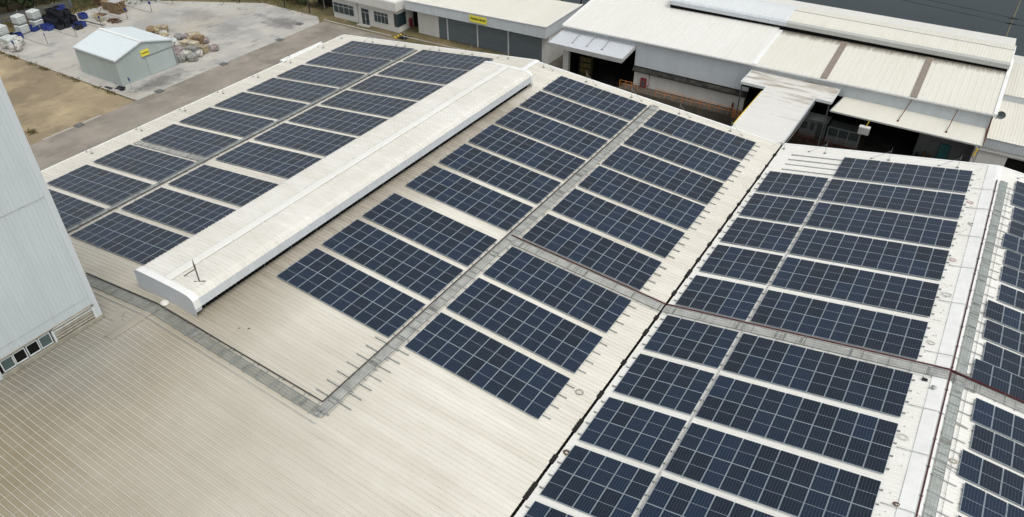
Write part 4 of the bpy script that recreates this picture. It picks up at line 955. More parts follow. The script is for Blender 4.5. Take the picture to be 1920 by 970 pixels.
mb = MB(); mb.tube([K_(p) for p in [(31.55, 44.6, -2.72), (31.55, 50, -2.95), (31.55, 57.3, -2.75)]], .03, 5); mb.tube([K_(p) for p in [(31.6, 44.6, -3.0), (31.62, 50, -3.3), (31.6, 57.3, -3.0)]], .03, 5); mb.build('cable_run', M_GALV, lk)
pipe([(25.38, 45.9, -2.62), (25.38, 56.0, -2.55)], .09, M_YELLOW, 'yellow pipe along the left edge of the link canopy', 'gas_pipe')
pipe([(25.40, 45.5, -2.88), (25.40, 56.0, -2.84)], .09, M_RUST, 'rusty pipe under the yellow pipe on the link canopy edge', 'gas_pipe')
# --- under the right canopy: floor, booths, wall with items
flat('yard_floor', [(22.5, 58.5), (49.9, 58.5), (49.9, 71.9), (22.5, 71.9)], G+.006, MG_OILY)
M_PLINTH = plain('plinth_brown', (.055, .032, .022), .85, 0, .4, 2)
M_SHADE = plain('oily_floor', (.05, .046, .04), .85, 0, .3, 1)
M_BOOTH = plain('booth_grey', (.13, .145, .15), .7, 0, .15)
M_BOOTH2 = plain('booth_frame', (.22, .24, .24), .6, 0, .1)
bt = thing('office_booth', 'small grey booth with two windows and a door in the shade under the link canopy', 'booth', (31.5, 61.2, -9.3))
mb = MB(); mb.box(-1.6, 1.6, 0, 2, 0, 2.3); mb.build('booth_wall', M_BOOTH, bt); mb = MB(); mb.box(-1.7, 1.7, -.1, 2, 2.3, 2.4); mb.build('roof', M_BOOTH2, bt)
for x0_, x1_, z0_, z1_ in ((-1.5, -.75, .95, 1.9), (-.35, .15, .95, 1.9)):
    mb = MB(); mb.box(x0_, x1_, -.03, -.01, z0_, z1_); mb.build('window', M_GLASS, bt)
mb = MB(); mb.box(.5, 1.4, -.04, -.01, .05, 2.05); mb.build('door', M_GLASS, bt)
b2_ = thing('office_booth', 'wide dark booth with three panes right of the smaller booth', 'booth', (35.3, 61.0, -9.3))
mb = MB(); mb.box(-1.9, 1.9, 0, 2, 0, 2.1); mb.build('booth_wall', M_BOOTH, b2_)
mb = MB(); mb.box(-1.95, 1.95, -.08, 0, 2.0, 2.12); mb.box(-1.95, -1.85, -.08, 0, 0, 2.0); mb.box(1.85, 1.95, -.08, 0, 0, 2.0); mb.box(-.68, -.6, -.06, 0, 0, 2.0); mb.box(.55, .63, -.06, 0, 0, 2.0); mb.build('frame', M_BOOTH2, b2_)
for x in (-1.8, -.55, .68):
    mb = MB(); mb.box(x, x+1.1, -.03, -.01, .95, 1.95); mb.build('window', M_GLASS, b2_)
mb = MB(); mb.box(22.6, 37.4, 60.6, 66, G, -9.3); tag(mb.build('booth_plinth', M_PLINTH), 'brown plinth the two grey booths stand on', 'plinth')
railing('railing', 25.9, 37.0, 60.3, -9.6, 9, 'rusty orange railing in the shade in front of the booths', 1.0, M_RUST)
lp = thing('hanging_lamp', 'grey boxed lamp on a yellow bracket hanging below the edge of the right canopy', 'lamp', (37.75, 58.2, -5.35))
mb = MB(); mb.box(-.62, .62, -.3, .3, .35, .5); mb.build('lamp_top', M_TRIM, lp); mb = MB(); mb.box(-.6, .6, -.28, .28, -.45, .345); mb.build('lamp_body', M_GREYTRIM, lp)
mb = MB(); mb.bar((.1, 0, .5), (.25, .1, 1.3), .05, 6); mb.build('bracket', M_YELLOW, lp)
lp = thing('hanging_lamp', 'yellow tube fixture hanging at the right corner of the canopy', 'lamp', (49.6, 58.3, -5.3))
mb = MB(); mb.bar((0, 0, 0), (.12, 0, .95), .11, 8); mb.build('lamp_body', M_YELLOW, lp); mb = MB(); mb.bar((-.02, 0, -.3), (0, 0, 0), .03, 6); mb.bar((.12, 0, .95), (.14, 0, 1.3), .03, 6); mb.build('bracket', M_BLACK, lp)
# side wall in the right part
sw = thing('workshop_wall', 'dim grey workshop wall with door and cabinet under the right canopy', 'wall', (46, 66.2, G))
M_SHOP = plain('workshop_grey', (.20, .21, .215), .8, 0, .2, 1)
mb = MB(); mb.box(-2.6, 4.2, 0, .2, 0, 3.9); mb.build('wall_panel', M_SHOP, sw)
mb = MB(); mb.box(1.35, 2.5, -.06, -.01, 0, 2.5); mb.build('door_frame', M_BOOTH2, sw)
mb = MB(); mb.box(.1, 1.2, -.3, -.01, .5, 2.7); mb.build('cabinet', M_TEAL, sw)
rd = random.Random(5)
for i, (x, y, z, sx, sz, m_) in enumerate([(43.9, 65.4, G, .5, 1.0, M_BLACKP), (44.7, 65.2, G, .45, 1.5, M_BROWN), (45.4, 65.3, G, .4, 1.2, M_BROWN), (45.9, 64.9, G, .35, .8, M_BLACKP), (44.2, 64.2, G, .4, .7, M_YELLOW), (46.4, 64.6, G, .35, .9, M_ORANGE), (47.6, 64.2, G, .45, .7, M_BLACKP), (48.6, 64.0, G, .4, .6, M_BLACKP)]):
    o = thing('equipment_box', ['black', 'tall brown', 'brown', 'small black', 'yellow', 'orange', 'dark', 'low dark'][i]+f' machine part in the workshop under the right canopy, {ords[i]} from the left', 'equipment', (x, y, z), (0, 0, rd.uniform(-.3, .3)), 'equipment in the workshop')
    mb = MB(); mb.box(-sx/2, sx/2, -.25, .25, .12, sz*.7); mb.box(-sx*.3, sx*.25, -.2, .2, sz*.7, sz); mb.bar((-sx*.3, 0, sz), (sx*.3, 0, sz*1.15), .04, 6); mb.build('machine_body', m_, o)
    mb = MB(); mb.box(-sx*.45, -sx*.3, -.2, .2, 0, .12); mb.box(sx*.3, sx*.45, -.2, .2, 0, .12); mb.build('foot', M_BLACK, o)
# satellite dish on the corner
ds = thing('satellite_dish', 'grey round dish on the right corner of the warehouse roof', 'dish', (50.75, 62.3, -1.9))
mb = MB(); N_ = 20; prf = [(0, 0), (.2, .03), (.36, .11), (.48, .22)]
vs_ = []; 
for r_, z_ in prf[1:]:
    for kk in range(N_): a_ = 2*math.pi*kk/N_; vs_.append((r_*math.cos(a_), -z_, r_*math.sin(a_)))
fs_ = [tuple(range(N_))]+[(j*N_+kk, j*N_+(kk+1) % N_, (j+1)*N_+(kk+1) % N_, (j+1)*N_+kk) for j in range(2) for kk in range(N_)]
mb.add([(x, y+.03*0, z+.35) for x, y, z in vs_], fs_); mb.add([(x*.98, y+.04, z*.98+.35) for x, y, z in vs_], fs_)
mb.build('dish_bowl', plain('dish_grey', (.16, .19, .20), .5), ds); mb = MB(); mb.bar((0, .1, .3), (-.35, -.15, -.2), .05, 8); mb.bar((0, 0, .35), (0, -.7, .5), .02, 6); mb.build('bracket', M_BLACK, ds)

# --- low buildings at the right edge
lb = thing('low_annex', 'low white annex with ribbed blue fascia at the right edge', 'annex', (55, 66, G))
A_ = lambda p: (p[0]-55, p[1]-66, p[2]-G)
def ab(name, boxes, mat, par=lb, f=A_):
    mb = MB()
    for b_ in boxes: mb.box(*b_)
    mb.v = [f(p) for p in mb.v]; return mb.build(name, mat, par)
ab('wall', [(49.6, 53.1, 62.1, 62.3, G, -5.6), (55.4, 66, 62.1, 62.3, G, -5.6), (53.1, 55.4, 62.1, 62.3, -6.3, -5.6), (49.6, 49.8, 62.3, 70, G, -5.6)], M_WALL_WHITE)
ab('door_opening', [(53.1, 55.4, 62.5, 62.6, G, -6.3)], M_DARK)
mb = MB(); sheet(mb, A_((50.1, 62.0, -5.65)), (0, 0, 1.15), (16, 0, 0), (0, -1, 0), .28, .03, flip=True); mb.build('fascia', M_WALL_BLUE, lb)
mb = MB(); sheet(mb, A_((50.3, 61.9, -4.46)), (0, 10.3, .75), (16, 0, 0), (0, -.07, 1), .34, .03, flip=True); mb.build('roof_slope', M_ROOF_CREAM, lb)
ab('pipe_run', [(49.7, 66, 61.95, 62.08, -6.15, -6.05)], M_GREYTRIM)
l2 = thing('rear_annex', 'cream roofed annex with blue fascia behind the low annex at the right edge', 'annex', (55, 78, G))
B_ = lambda p: (p[0]-55, p[1]-78, p[2]-G)
mb = MB(); sheet(mb, B_((50.6, 72.2, -3.7)), (0, 0, .75), (16, 0, 0), (0, -1, 0), .28, .03, flip=True); mb.build('fascia', M_WALL_BLUE, l2)
mb = MB(); sheet(mb, B_((50.5, 72.1, -2.92)), (0, 10.2, .5), (16, 0, 0), (0, 0, 1), .34, .03, flip=True); mb.build('roof_slope', M_ROOF_CREAM, l2)
mb = MB(); mb.quad(*[B_(p) for p in [(50.5, 82.3, -2.42), (66, 82.3, -2.42), (66, 88, -3.3), (50.5, 88, -3.3)]]); mb.build('roof_slope', M_ROOF_FAR, l2)
mb = MB(); mb.box(50.7, 66, 72.3, 88, G, -3.7); mb.v = [B_(p) for p in mb.v]; mb.build('wall', M_WALL_WHITE, l2)
tag(kerb((50.4, 71.9), (66, 71.0), .3, .1, 'dark_hose'), None, None); bpy.data.objects.remove(bpy.data.objects['dark_hose'])

# --- utility pole and wires over the lake
up_ = thing('utility_pole', 'pale utility pole standing in the water at the top right', 'utility pole', (49.5, 118.5, G))
mb = MB(); mb.bar((0, 0, 0), (0, 0, 9.5), .16, 8, r2_=.11); mb.build('pole', plain('pole_concrete', (.30, .30, .22), .8), up_)
for z_ in (3.4, 2.5):
    mb = MB(); mb.box(-.7, .7, -.05, .05, z_-.05, z_+.05); mb.bar((0, -.1, z_), (0, -.1, z_+.25), .09, 8); mb.build('crossarm', M_BLACK, up_)
for i, z_ in enumerate((3.55, 2.6)):
    pts = []
    for kk in range(17):
        q = kk/16; x = 49.5-130*q; y = 118.4+30*q; zz = G+z_+2.2*q-2.4*4*q*(1-q)*.55
        pts.append((x, y, zz))
    pipe(pts, .035, M_BLACK, ['upper', 'lower'][i]+' black overhead wire crossing the lake to the pole', 'overhead_wire', 'wire', 'overhead wires')
for i, z_ in enumerate((3.55, 2.6)):
    pts = [(49.5+40*q/8, 118.4+0*q, G+z_-.6*math.sin(math.pi*q/8)) for q in range(9)]
    pipe(pts, .035, M_BLACK, ['upper', 'lower'][i]+' black overhead wire leaving the pole to the right', 'overhead_wire', 'wire', 'overhead wires')
jt = thing('jetty_frame', 'dark pole frame at the lake shore between the two far roofs', 'frame', (-20.5, 91, G))
mb = MB(); mb.bar((-1.6, 0, 0), (-1.6, 0, 2.6), .15, 8); mb.bar((2.4, 0, 0), (2.4, 0, 2.6), .15, 8); mb.build('post', M_BLACK, jt); mb = MB(); mb.box(-2, 5, -.15, .15, 2.5, 2.8); mb.build('beam', M_BLACK, jt)

# ================================================================== YARD OBJECTS
def bevbox(mb, sx, sy, sz, z0=0, b=.06, mi=0, T=None):
    """box with chamfered edges"""
    xs = sx/2; ys_ = sy/2
    rings = [(0+z0, b), (z0+b, 0), (z0+sz-b, 0), (z0+sz, b)]
    vs_ = []
    for z_, q in rings:
        for x, y in ((-xs+q+b, -ys_+q), (xs-q-b, -ys_+q), (xs-q, -ys_+q+b), (xs-q, ys_-q-b), (xs-q-b, ys_-q), (-xs+q+b, ys_-q), (-xs+q, ys_-q-b), (-xs+q, -ys_+q+b)):
            vs_.append(T @ Vector((x, y, z_)) if T else (x, y, z_))
    fs_ = [tuple(reversed(range(8))), tuple(range(24, 32))]+[(j*8+i, j*8+(i+1) % 8, (j+1)*8+(i+1) % 8, (j+1)*8+i) for j in range(3) for i in range(8)]
    mb.add(vs_, fs_, mi)
# signs on posts
signs = [(-87.1, 24.0), (-86.0, 28.75), (-85.5, 33.6), (-85.9, 38.75), (-85.6, 43.75), (-85.0, 48.4), (-85.5, 53.4), (-58.3, 25.0)]
for i, (x, y) in enumerate(signs):
    lab = f'{ords[i]} blue sign on a dark post at a bay kerb end, from the sandy lot' if i < 7 else 'blue-topped sign post at the near corner of the shed'
    o = thing('sign_post', lab, 'sign post', (x, y, G), (0, 0, R(random.uniform(-15, 15))), 'sign posts at the bay kerbs')
    mb = MB(); mb.bar((0, 0, .1), (0, 0, 2.0), .04, 6); mb.build('pole', M_GALV if i == 7 else M_BLACKP, o)
    mb = MB(); mb.box(-.04, -.0, -.28, .28, 1.6, 2.1); mb.v = [(p[1]*-1, p[0], p[2]) for p in mb.v]; mb.build('sign_board', M_BLUE, o)
    mb = MB(); mb.bar((0, 0, 0), (0, 0, .1), .32, 12); mb.build('base', M_KERB, o)
# tote tanks, stacked in pairs
def tote(x, y, z, a_, label, sc=1.0, mat=M_TOTE):
    o = thing('tote_tank', label, 'tote tank', (x, y, z), (0, 0, a_), 'stacked tote tanks')
    mb = MB(); bevbox(mb, 1.6*sc, 1.6*sc, 1.35, .16, .12); mb.bar((0, 0, 1.5), (0, 0, 1.58), .22, 12); mb.build('tank', mat, o)
    mb = MB()
    for q in (-.62, 0, .62): mb.box(-.8*sc, .8*sc, q*sc-.06, q*sc+.06, 0, .06)
    for q in (-.62, 0, .62): mb.box(q*sc-.08, q*sc+.08, -.8*sc, .8*sc, .06, .16)
    mb.build('pallet', M_GALV, o)
    mb = MB()
    for q in (.45, .85, 1.25):
        for s_ in (-1, 1): mb.box(-.82*sc, .82*sc, s_*.815*sc-.012, s_*.815*sc+.012, q, q+.03); mb.box(s_*.815*sc-.012, s_*.815*sc+.012, -.8*sc, .8*sc, q, q+.03)
    mb.build('cage', M_GALV, o)
stk = [(-92.6, 25.3, .1, 'left edge of the yard'), (-95.0, 29.8, .1, 'first bay kerb'), (-95.2, 32.6, .15, 'pile of black crates')]
for x, y, a_, w_ in stk:
    tote(x, y, G, a_, f'lower pale tote tank of the pair nearest the {w_}', 1.05); tote(x-.1, y+.05, G+1.6, a_+.06, f'upper pale tote tank of the pair nearest the {w_}', 1.05)
# white bags bottom left
def bag(x, y, z, s, mat, label, seed, name='bulk_bag', cat='bulk bag', group='bulk bags in the yard', sq=(1, 1, 1)):
    rd = random.Random(seed); mb = MB(); nu, nv = 12, 7; vs_ = []
    for j in range(nv+1):
        ph = math.pi*j/nv
        for i in range(nu):
            th = 2*math.pi*i/nu
            x_ = math.copysign(abs(math.cos(th))**.38, math.cos(th)); y_ = math.copysign(abs(math.sin(th))**.38, math.sin(th))
            rr = math.sin(ph)**.36 if 0 < j < nv else .02
            k_ = 1+rd.uniform(-.13, .11)
            vs_.append((x_*rr*k_*s*sq[0]*.6, y_*rr*k_*s*sq[1]*.6, (1-math.cos(ph))*.5*s*sq[2]+rd.uniform(-.03, .03)*s))
    fs_ = [(j*nu+i, j*nu+(i+1) % nu, (j+1)*nu+(i+1) % nu, (j+1)*nu+i) for j in range(nv) for i in range(nu)]
    mb.add(vs_, fs_)
    o = thing(name, label, cat, (x, y, z), (0, 0, rd.uniform(0, 3)), group)
    mb.build('bag_body', mat, o); mb = MB()
    for a_ in (0, 1.57): c_, s_ = math.cos(a_), math.sin(a_); mb.tube([(-.62*s*c_*sq[0], -.62*s*s_*sq[1], .3*s*sq[2]), (-.45*s*c_*sq[0], -.45*s*s_*sq[1], .9*s*sq[2]), (0, 0, 1.01*s*sq[2]+.02), (.45*s*c_*sq[0], .45*s*s_*sq[1], .9*s*sq[2]), (.62*s*c_*sq[0], .62*s*s_*sq[1], .3*s*sq[2])], .02, 5)
    mb.build('strap', M_GREYBAG if mat is not M_GREYBAG else M_TANBAG, o)
for i, (x, y, z) in enumerate([(-90.6, 24.6, G), (-89.2, 24.9, G), (-88.0, 24.6, G), (-91.6, 26.2, G), (-90.2, 26.3, G), (-89.9, 24.7, G+.85)]):
    bag(x, y, z, 1.35, M_TOTE if i % 2 else M_WHITEBAG, f'white bulk bag at the left edge by the sandy lot, {ords[i]} of the heap', 40+i, group='white bulk bags at the left edge')
# black crates pile
def crate(x, y, z, a_, label, mat, sx=1.25, sy=1.05, sz=.8, group='black plastic crates'):
    o = thing('plastic_crate', label, 'crate', (x, y, z), (0, 0, a_), group)
    mb = MB(); w_ = .05
    for b_ in [(-sx/2, sx/2, -sy/2, -sy/2+w_, .12, sz), (-sx/2, sx/2, sy/2-w_, sy/2, .12, sz), (-sx/2, -sx/2+w_, -sy/2+w_, sy/2-w_, .12, sz), (sx/2-w_, sx/2, -sy/2+w_, sy/2-w_, .12, sz), (-sx/2+w_, sx/2-w_, -sy/2+w_, sy/2-w_, .12, .17)]: mb.box(*b_)
    mb.box(-sx/2-.03, sx/2+.03, -sy/2-.03, -sy/2, sz-.08, sz); mb.box(-sx/2-.03, sx/2+.03, sy/2, sy/2+.03, sz-.08, sz)
    mb.build('bin', mat, o)
    mb = MB()
    for q in (-.4, 0, .4): mb.box(sx*q-.07, sx*q+.07, -sy/2, sy/2, 0, .12)
    mb.build('skid', mat, o)
    return o
n_ = 0; rd = random.Random(11)
for j in range(4):
    for i in range(3):
        x = -95.4+j*1.35; y = 34.3+i*1.35
        for k_ in range(3 if (j < 3 and i > 0) else 2):
            if j == 3 and k_ == 1 and i == 0: continue
            m_ = M_BLACKP
            top = k_ == (2 if (j < 3 and i > 0) else 1)
            if top and (i, j) in ((2, 1),): m_ = M_BLUE
            crate(x+rd.uniform(-.08, .08), y+rd.uniform(-.08, .08), G+k_*.82, rd.uniform(-.08, .08),
                  f'{"blue" if m_ is M_BLUE else "black"} crate in the black pile, {ords[j]} row from the back, {ords[i]} from left, level {["one","two","three"][k_]}', m_, group='black plastic crates')
for i, (x, y, z, m_, lab) in enumerate([(-94.0, 27.3, G, M_BLACKP, 'dark crate between the left tote stacks'), (-93.3, 28.0, G, M_BLUE, 'blue crate at the near end of the first bay kerb'), (-94.6, 31.4, G, M_BLUE, 'blue crate on a pallet between the two back tote stacks'),
        (-93.4, 32.9, G, M_BLUE, 'blue crate in front of the rear tote stack'), (-92.7, 33.2, G, M_BLUE, 'blue crate touching the black pile on its left'), (-89.3, 37.0, G, M_BLUE, 'blue crate at the front right corner of the black pile'),
        (-88.9, 36.1, G, M_BLACKP, 'black crate beside the front blue crate'), (-93.0, 39.8, G, M_BLUE, 'blue crate standing alone right of the black pile'), (-96.6, 38.3, G+1.2, M_BLUE, 'tall blue crate at the back of the black pile')]):
    crate(x, y, z, rd.uniform(-.3, .3), lab, m_, 1.45, 1.2, .85, 'blue crates around the pile')
# tyres row and debris mound
for i in range(9):
    a_ = .35*i; x, y = -91.6+.42*i, 41.0+.18*math.sin(i*.9)-.05*i
    o = thing('tan_ring', f'{ords[i]} tan hoop from the left in the row beside the black pile', 'hoop', (x, y, G+.5), (0, R(90), R(20)), 'tan hoops beside the black pile')
    mb = MB(); pts = [(.5*math.cos(2*math.pi*k_/14), .5*math.sin(2*math.pi*k_/14), 0) for k_ in range(15)]; mb.tube(pts, .05, 6); mb.build('ring', M_TANBAG, o)
o = thing('scrap_mound', 'low heap of rusty brown scrap near a bay sign', 'scrap heap', (-86.9, 41.9, G))
mb = MB(); rd = random.Random(3)
for i in range(70):
    a_ = rd.uniform(0, 6.28); q = rd.random()**.6*1.5; T = Matrix.Translation((q*math.cos(a_), q*math.sin(a_)*.7, .05+.5*max(0, 1-q/1.6)*rd.random())) @ Matrix.Rotation(rd.uniform(0, 3), 4, 'Z') @ Matrix.Rotation(rd.uniform(-.5, .5), 4, 'X')
    mb.box(-rd.uniform(.1, .45), rd.uniform(.1, .45), -.06, .06, -.03, .05, 0, T)
mb.build('scrap', M_BROWN, o)
o = thing('steel_bundle', 'flat bundle of pale pipes lying on the fourth bay kerb', 'pipe bundle', (-89.0, 39.4, G), (0, 0, R(5)))
mb = MB()
for i in range(6): mb.bar((-2.4+rd.uniform(-.2, .2), -.25+i*.1, .2), (2.6+rd.uniform(-.3, .3), -.25+i*.1, .2), .06, 6)
mb.build('pipes', M_KERB, o)
o = thing('floor_plate', 'rusty flat plate lying at the back of the third bay', 'plate', (-92.0, 42.6, G), (0, 0, .2))
mb = MB(); mb.box(-1, 1, -.6, .6, .0, .08); mb.box(-.9, -.7, -.6, .6, .08, .16); mb.box(.7, .9, -.6, .6, .08, .16); mb.build('plate', M_BROWN, o)
# lumber stacks
def lumber(x, y, a_, nx, nz, label, seed, mat=M_PALLET, cover=False, L=2.4):
    rd = random.Random(seed); o = thing('lumber_stack', label, 'lumber stack', (x, y, G), (0, 0, a_), 'stacks of old timber')
    for kz in range(nz):
        mb = MB()
        for i in range(nx):
            T = Matrix.Translation((rd.uniform(-.15, .15), (i-(nx-1)/2)*.34, .1+kz*.26)) @ Matrix.Rotation(rd.uniform(-.04, .04), 4, 'Z')
            mb.box(-L/2, L/2, -.14, .14, 0, .16, 0, T)
        for q in (-.8, .8): mb.box(q-.06, q+.06, -nx*.17, nx*.17, kz*.26, kz*.26+.095)
        mb.build('timber_layer', mat, o)
    if cover: mb = MB(); mb.box(-L*.42, L*.45, -nx*.17, nx*.17, nz*.26+.0, nz*.26+.1); mb.build('cover_sheet', M_GREYTRIM, o)
lumber(-90.4, 45.2, R(8), 6, 8, 'tall timber stack with a grey sheet on top beside the fifth bay kerb', 1, cover=True)
lumber(-93.2, 45.6, R(2), 6, 6, 'loose brown timber stack behind the covered one', 2)
lumber(-96.6, 46.4, R(25), 6, 7, 'dark messy timber stack at the back edge of the yard', 3, M_BROWN)
# bales beside the shed
bl = [(-61.4, 36.4, 1.2, M_GREYBAG), (-61.9, 37.8, 1.35, M_WHITEBAG), (-60.2, 37.6, 1.35, M_GREYBAG), (-63.2, 36.8, 1.3, M_PINKBAG), (-64.2, 38.3, 1.3, M_PINKBAG), (-60.9, 39.3, 1.1, M_WHITEBAG), (-62.6, 39.6, 1.2, M_GREYBAG),
      (-65.6, 37.4, 1.2, M_TOTE), (-67.2, 38.6, 1.2, M_TANBAG), (-66.5, 40.0, 1.1, M_WHITEBAG), (-68.6, 40.3, 1.2, M_TOTE), (-70.0, 40.6, 1.1, M_WHITEBAG), (-71.8, 41.0, 1.15, M_TANBAG), (-73.0, 41.9, 1.1, M_WHITEBAG),
      (-66.6, 42.8, 1.2, M_TANBAG), (-68.2, 43.0, 1.2, M_PINKBAG), (-67.4, 44.4, 1.1, M_TANBAG), (-60.6, 42.3, 1.1, M_PINKBAG), (-61.6, 42.9, 1.0, M_WHITEBAG), (-69.8, 42.4, 1.1, M_GREYBAG), (-75.2, 42.5, 1.2, M_TANBAG), (-76.4, 42.0, 1.2, M_PALLET), (-64.6, 43.6, 1.1, M_PINKBAG)]
cn = {id(M_GREYBAG): 'grey', id(M_WHITEBAG): 'white', id(M_PINKBAG): 'pinkish', id(M_TOTE): 'pale', id(M_TANBAG): 'tan', id(M_PALLET): 'brown'}
cnt = {}
for i, (x, y, s, m_) in enumerate(bl):
    c_ = cn[id(m_)]; cnt[c_] = cnt.get(c_, 0)+1
    bag(x, y, G, s*1.02, m_, f'{c_} wrapped bale in the heap behind the shed, {ords[cnt[c_]-1]} {c_} one from the shed door', 60+i, 'wrapped_bale', 'bale', 'bales heaped beside the shed', (1.05, 1.0, .85))
def bundle(x, y, z, a_, L, W, n, mat, label, seed):
    rd = random.Random(seed); o = thing('board_bundle', label, 'board bundle', (x, y, z), (0, 0, a_), 'board bundles beside the shed')
    for kz in range(n):
        mb = MB(); T = Matrix.Translation((rd.uniform(-.05, .05), rd.uniform(-.05, .05), kz*.3+.05)) @ Matrix.Rotation(rd.uniform(-.04, .04), 4, 'Z')
        for q in range(5): mb.box(-L/2, L/2, -W/2+q*W/5, -W/2+(q+.9)*W/5, 0, .24, 0, T)
        mb.build('board_layer', mat, o)
    mb = MB(); mb.box(-.05, .05, -W/2-.03, W/2+.03, .0, n*.3+.07); mb.build('band', M_GREYBAG, o)
M_BOARD = plain('pale_boards', (.52, .46, .33), .7, 0, .15, 3)
bundle(-64.6, 40.7, G, R(12), 3.0, 1.3, 4, M_BOARD, 'long pale board bundle in the middle of the heap', 1)
bundle(-61.7, 38.9, G+.9, R(20), 1.7, 1.3, 2, M_GREYBAG, 'grey board bundle on top of the heap near the shed', 2)
bundle(-61.2, 40.6, G, R(15), 1.3, 1.2, 4, M_TANBAG, 'tan square bundle at the front right of the heap', 3)
bundle(-64.8, 42.6, G+.3, R(25), 1.7, 1.4, 4, M_PALLET, 'brown board bundle at the right rear of the heap', 4)
bundle(-67.4, 43.4, G+.7, R(-30), 2.0, 1.2, 2, M_BOARD, 'pale planks tilted on top of the far heap', 5)
bundle(-74.6, 42.9, G+.3, R(25), 1.8, 1.2, 3, M_TANBAG, 'tan planks behind the shed corner', 6)
o = thing('scrap_pile', 'small dark scrap pile at the near corner of the shed', 'scrap heap', (-60.3, 24.5, G))
mb = MB()
for i in range(26):
    T = Matrix.Translation((rd.uniform(-.8, .8), rd.uniform(-.4, .4), rd.uniform(.02, .25))) @ Matrix.Rotation(rd.uniform(0, 3), 4, 'Z'); mb.box(-.2, .2, -.08, .08, -.05, .08, 0, T)
mb.build('scrap', M_BLACKP, o)
o = thing('short_post', 'thin leaning post left of the scrap pile by the shed', 'post', (-60.7, 24.2, G))
mb = MB(); mb.bar((0, 0, .05), (-.25, 0, 1.5), .04, 6); mb.build('pole', M_GALV, o); mb = MB(); mb.bar((0, 0, 0), (0, 0, .06), .3, 10); mb.build('base', M_KERB, o)
o = thing('floor_plate', 'dark flat plate on the ground by the shed near corner', 'plate', (-62.2, 23.7, G), (0, 0, .1)); mb = MB(); mb.box(-.9, .6, -.3, .3, 0, .06); mb.build('plate', M_BLACKP, o)

# ================================================================== VEGETATION
def crown(mb, cx, cy, cz, rx, ry, rz, n, s, rd):
    cl = [(rd.uniform(-.7, .7), rd.uniform(-.7, .7), rd.uniform(-.6, .8), rd.uniform(.25, .5)) for _ in range(14)]
    for _ in range(n):
        c = rd.choice(cl); th = rd.uniform(0, 6.283); u_ = rd.uniform(-1, 1); q = c[3]*(rd.random()**.33)
        x = cx+rx*(c[0]+q*math.cos(th)*math.sqrt(1-u_*u_)); y = cy+ry*(c[1]+q*math.sin(th)*math.sqrt(1-u_*u_)); z = cz+rz*(c[2]+q*u_)
        a_ = Vector((rd.uniform(-1, 1), rd.uniform(-1, 1), rd.uniform(-.4, 1))).normalized(); b_ = a_.orthogonal().normalized(); d_ = a_.cross(b_); k_ = s*rd.uniform(.6, 1.3)
        p = Vector((x, y, z)); mb.add([p-b_*k_, p+d_*k_*.6, p+b_*k_, p-d_*k_*.6], [(0, 1, 2, 3)])
def tree(x, y, h_, r, label, seed, mat=M_LEAF, name='broadleaf_tree', n=2600, s=.22, low=.35):
    rd = random.Random(seed); o = thing(name, label, 'tree', (x, y, G), None, 'trees beyond the yard')
    mb = MB(); mb.bar((0, 0, 0), (rd.uniform(-.3, .3), .2, h_*.55), .2, 8, r2_=.1)
    for k_ in range(6):
        a_ = k_*1.05; mb.bar((0, .1, h_*(.25+.05*k_)), (r*.6*math.cos(a_), r*.6*math.sin(a_), h_*(.55+.06*k_)), .08, 6, r2_=.02)
    mb.build('trunk', M_BARK, o)
    mb = MB(); crown(mb, 0, 0, h_*(.5+low/2), r, r, h_*(1-low)*.55, n, s, rd); mb.build('crown', mat, o)
for i, (x, y, h_, r) in enumerate([(-105.5, 31.5, 5, 2.6), (-108, 34.5, 6, 3), (-104.5, 35.8, 4.4, 2.2), (-107.5, 39, 6, 3), (-112, 33, 7, 3.5), (-113, 38, 7, 3.4), (-106.6, 42.0, 5, 2.4), (-103.8, 27.5, 5, 2.6), (-112, 43.5, 7, 3.2)]):
    tree(x, y, h_, r, f'dark leafy tree beyond the yard at the top left, {ords[i]} of the clump', 20+i, low=.1)
for i, (x, y, h_, r) in enumerate([(-101.5, 51.5, 3.4, 1.8), (-98.5, 55.5, 3, 1.6)]): tree(x, y, h_, r, ['left', 'right'][i]+' olive bush behind the timber stacks', 33+i, M_LEAF2, 'bush', 1400, .16, .05)
for i, (x, y, h_, r) in enumerate([(-78.5, 62.5, 3.2, 2.0), (-75.0, 65.5, 3.4, 2.2), (-71.2, 66.6, 3.0, 2.0), (-67.6, 67.2, 3.2, 2.0), (-64.8, 66.6, 2.6, 1.5), (-72.5, 70.5, 4.5, 2.6), (-67.5, 71.5, 4.5, 2.6), (-80.5, 67.5, 4.5, 2.6), (-61.2, 70.5, 3.8, 2.0)]):
    tree(x, y, h_, r, f'olive green bush behind the yard edge, {ords[i]} from the left', 50+i, M_LEAF2 if i % 2 else M_LEAF, 'bush', 1500, .17, .05)
for i, (x, y, h_, r) in enumerate([(-24.5, 89.5, 3.6, 2.0), (-27.8, 90.2, 4.2, 2.2), (-31.5, 89.5, 3.6, 2.0), (-34.8, 88.6, 4, 2.2)]):
    tree(x, y, h_, r, f'dark green shrub at the lake shore behind the training centre, {ords[i]} from the right', 70+i, M_LEAF, 'bush', 1500, .17, .05)
for i, (x, y) in enumerate([(-66.3, 63.6), (-75.5, 60.8), (-60.2, 63.9)]):
    o = thing('fence_post', ['middle', 'leftmost', 'rightmost'][i]+' dark post along the far yard edge', 'post', (x, y, G), None, 'posts along the far yard edge'); mb = MB(); mb.bar((0, 0, 0), (0, 0, 2.4), .1, 6); mb.build('pole', M_BLACK, o)
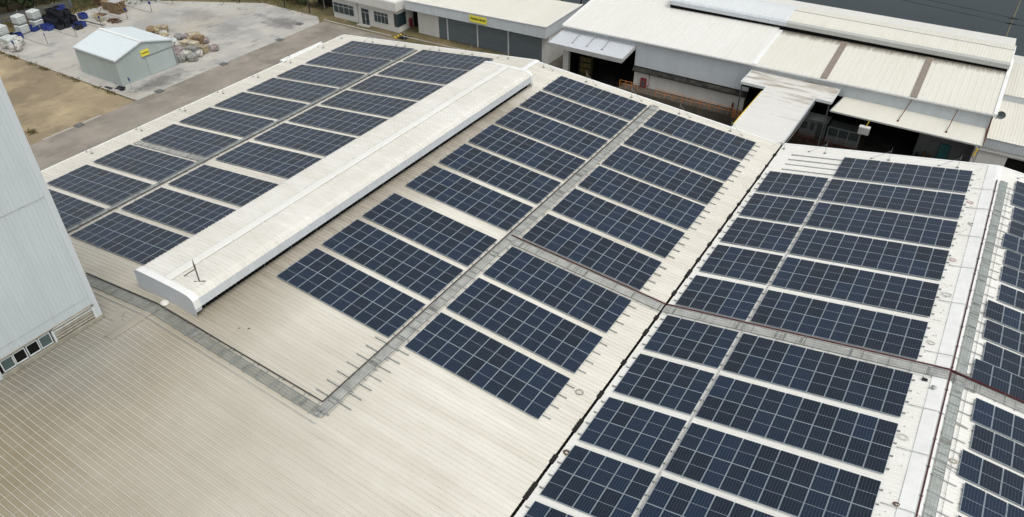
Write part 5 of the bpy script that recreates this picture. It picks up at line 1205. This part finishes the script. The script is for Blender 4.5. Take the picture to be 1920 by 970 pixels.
# dark parked tank cart under the shrubs
o = thing('dark_shelter', 'dark open shelter with a pale post left of the office', 'shelter', (-60.2, 67.2, G))
mb = MB(); mb.box(-2.6, 2.0, -1.4, 1.6, 2.1, 2.3); mb.build('roof', plain('shelter_brown', (.06, .045, .045), .8), o)
mb = MB()
for x in (-2.4, 1.8):
    for y in (-1.2, 1.4): mb.bar((x, y, 0), (x, y, 2.1), .07, 6)
mb.build('post', M_GALV, o); mb = MB(); mb.box(-2.3, 1.7, 1.35, 1.5, 0, 2.1); mb.build('back_panel', M_BLACK, o)
# boundary fence top left
fn = thing('boundary_fence', 'dark slatted boundary fence below the top left trees', 'fence', (-101.5, 33, G), (0, 0, R(75)))
mb = MB(); x = -9
while x < 9: mb.box(x, x+.16, -.02, .02, .1, 1.7); x += .3
mb.box(-9, 9, .021, .06, .4, .5); mb.box(-9, 9, .021, .06, 1.3, 1.4); mb.build('slats', M_BOOTH, fn)
for k_ in range(7): mb = MB(); mb.box(-9+k_*3-.07, -9+k_*3+.07, .07, .2, 0, 1.9); mb.build('post', M_BOOTH2, fn)
# weeds and dry grass
def tufts(name, pts, n, spread, s, mat, seed, zz=G):
    rd = random.Random(seed); mb = MB()
    for _ in range(n):
        i = rd.randrange(len(pts)-1); q = rd.random(); a_ = Vector((*pts[i], 0)).lerp(Vector((*pts[i+1], 0)), q)
        dens = -.05+.9*math.sin(a_.x*1.1+seed)*math.sin(a_.x*.37+1.3)
        if rd.random() > dens+.25: continue
        x = a_.x+rd.gauss(0, spread); y = a_.y+rd.gauss(0, spread)
        for _k in range(3):
            th = rd.uniform(0, 6.28); k_ = s*rd.uniform(.5, 1.4); dx, dy = math.cos(th)*k_*.5, math.sin(th)*k_*.5
            mb.add([(x, y, zz), (x+dx*.5, y+dy*.5, zz), (x+dx*1.6+.05, y+dy*1.6, zz+k_), (x+dx, y+dy, zz+k_*.8)], [(0, 1, 2, 3)])
    tag(mb.build(name, mat), None, None, None, 'stuff')
tufts('kerb_weeds', [(-97, 22.6), (-88, 22.6), (-80, 22.7), (-70, 22.7), (-56, 22.9)], 1500, .22, .24, M_WEED, 2)
tufts('dry_grass', [(-101, 30), (-100, 40), (-99, 51), (-89, 58.5), (-75, 65.8), (-60, 66.3)], 9000, 1.5, .32, M_WEED, 5)
tufts('bank_grass', [(-103, 42), (-100, 50), (-92, 58), (-80, 66)], 9000, 2.2, .4, M_LEAF2, 6)
tufts('grass_strip', [(-59, 9.5), (-56.5, 9), (-55.6, 8.4)], 500, .25, .22, M_WEED, 7)
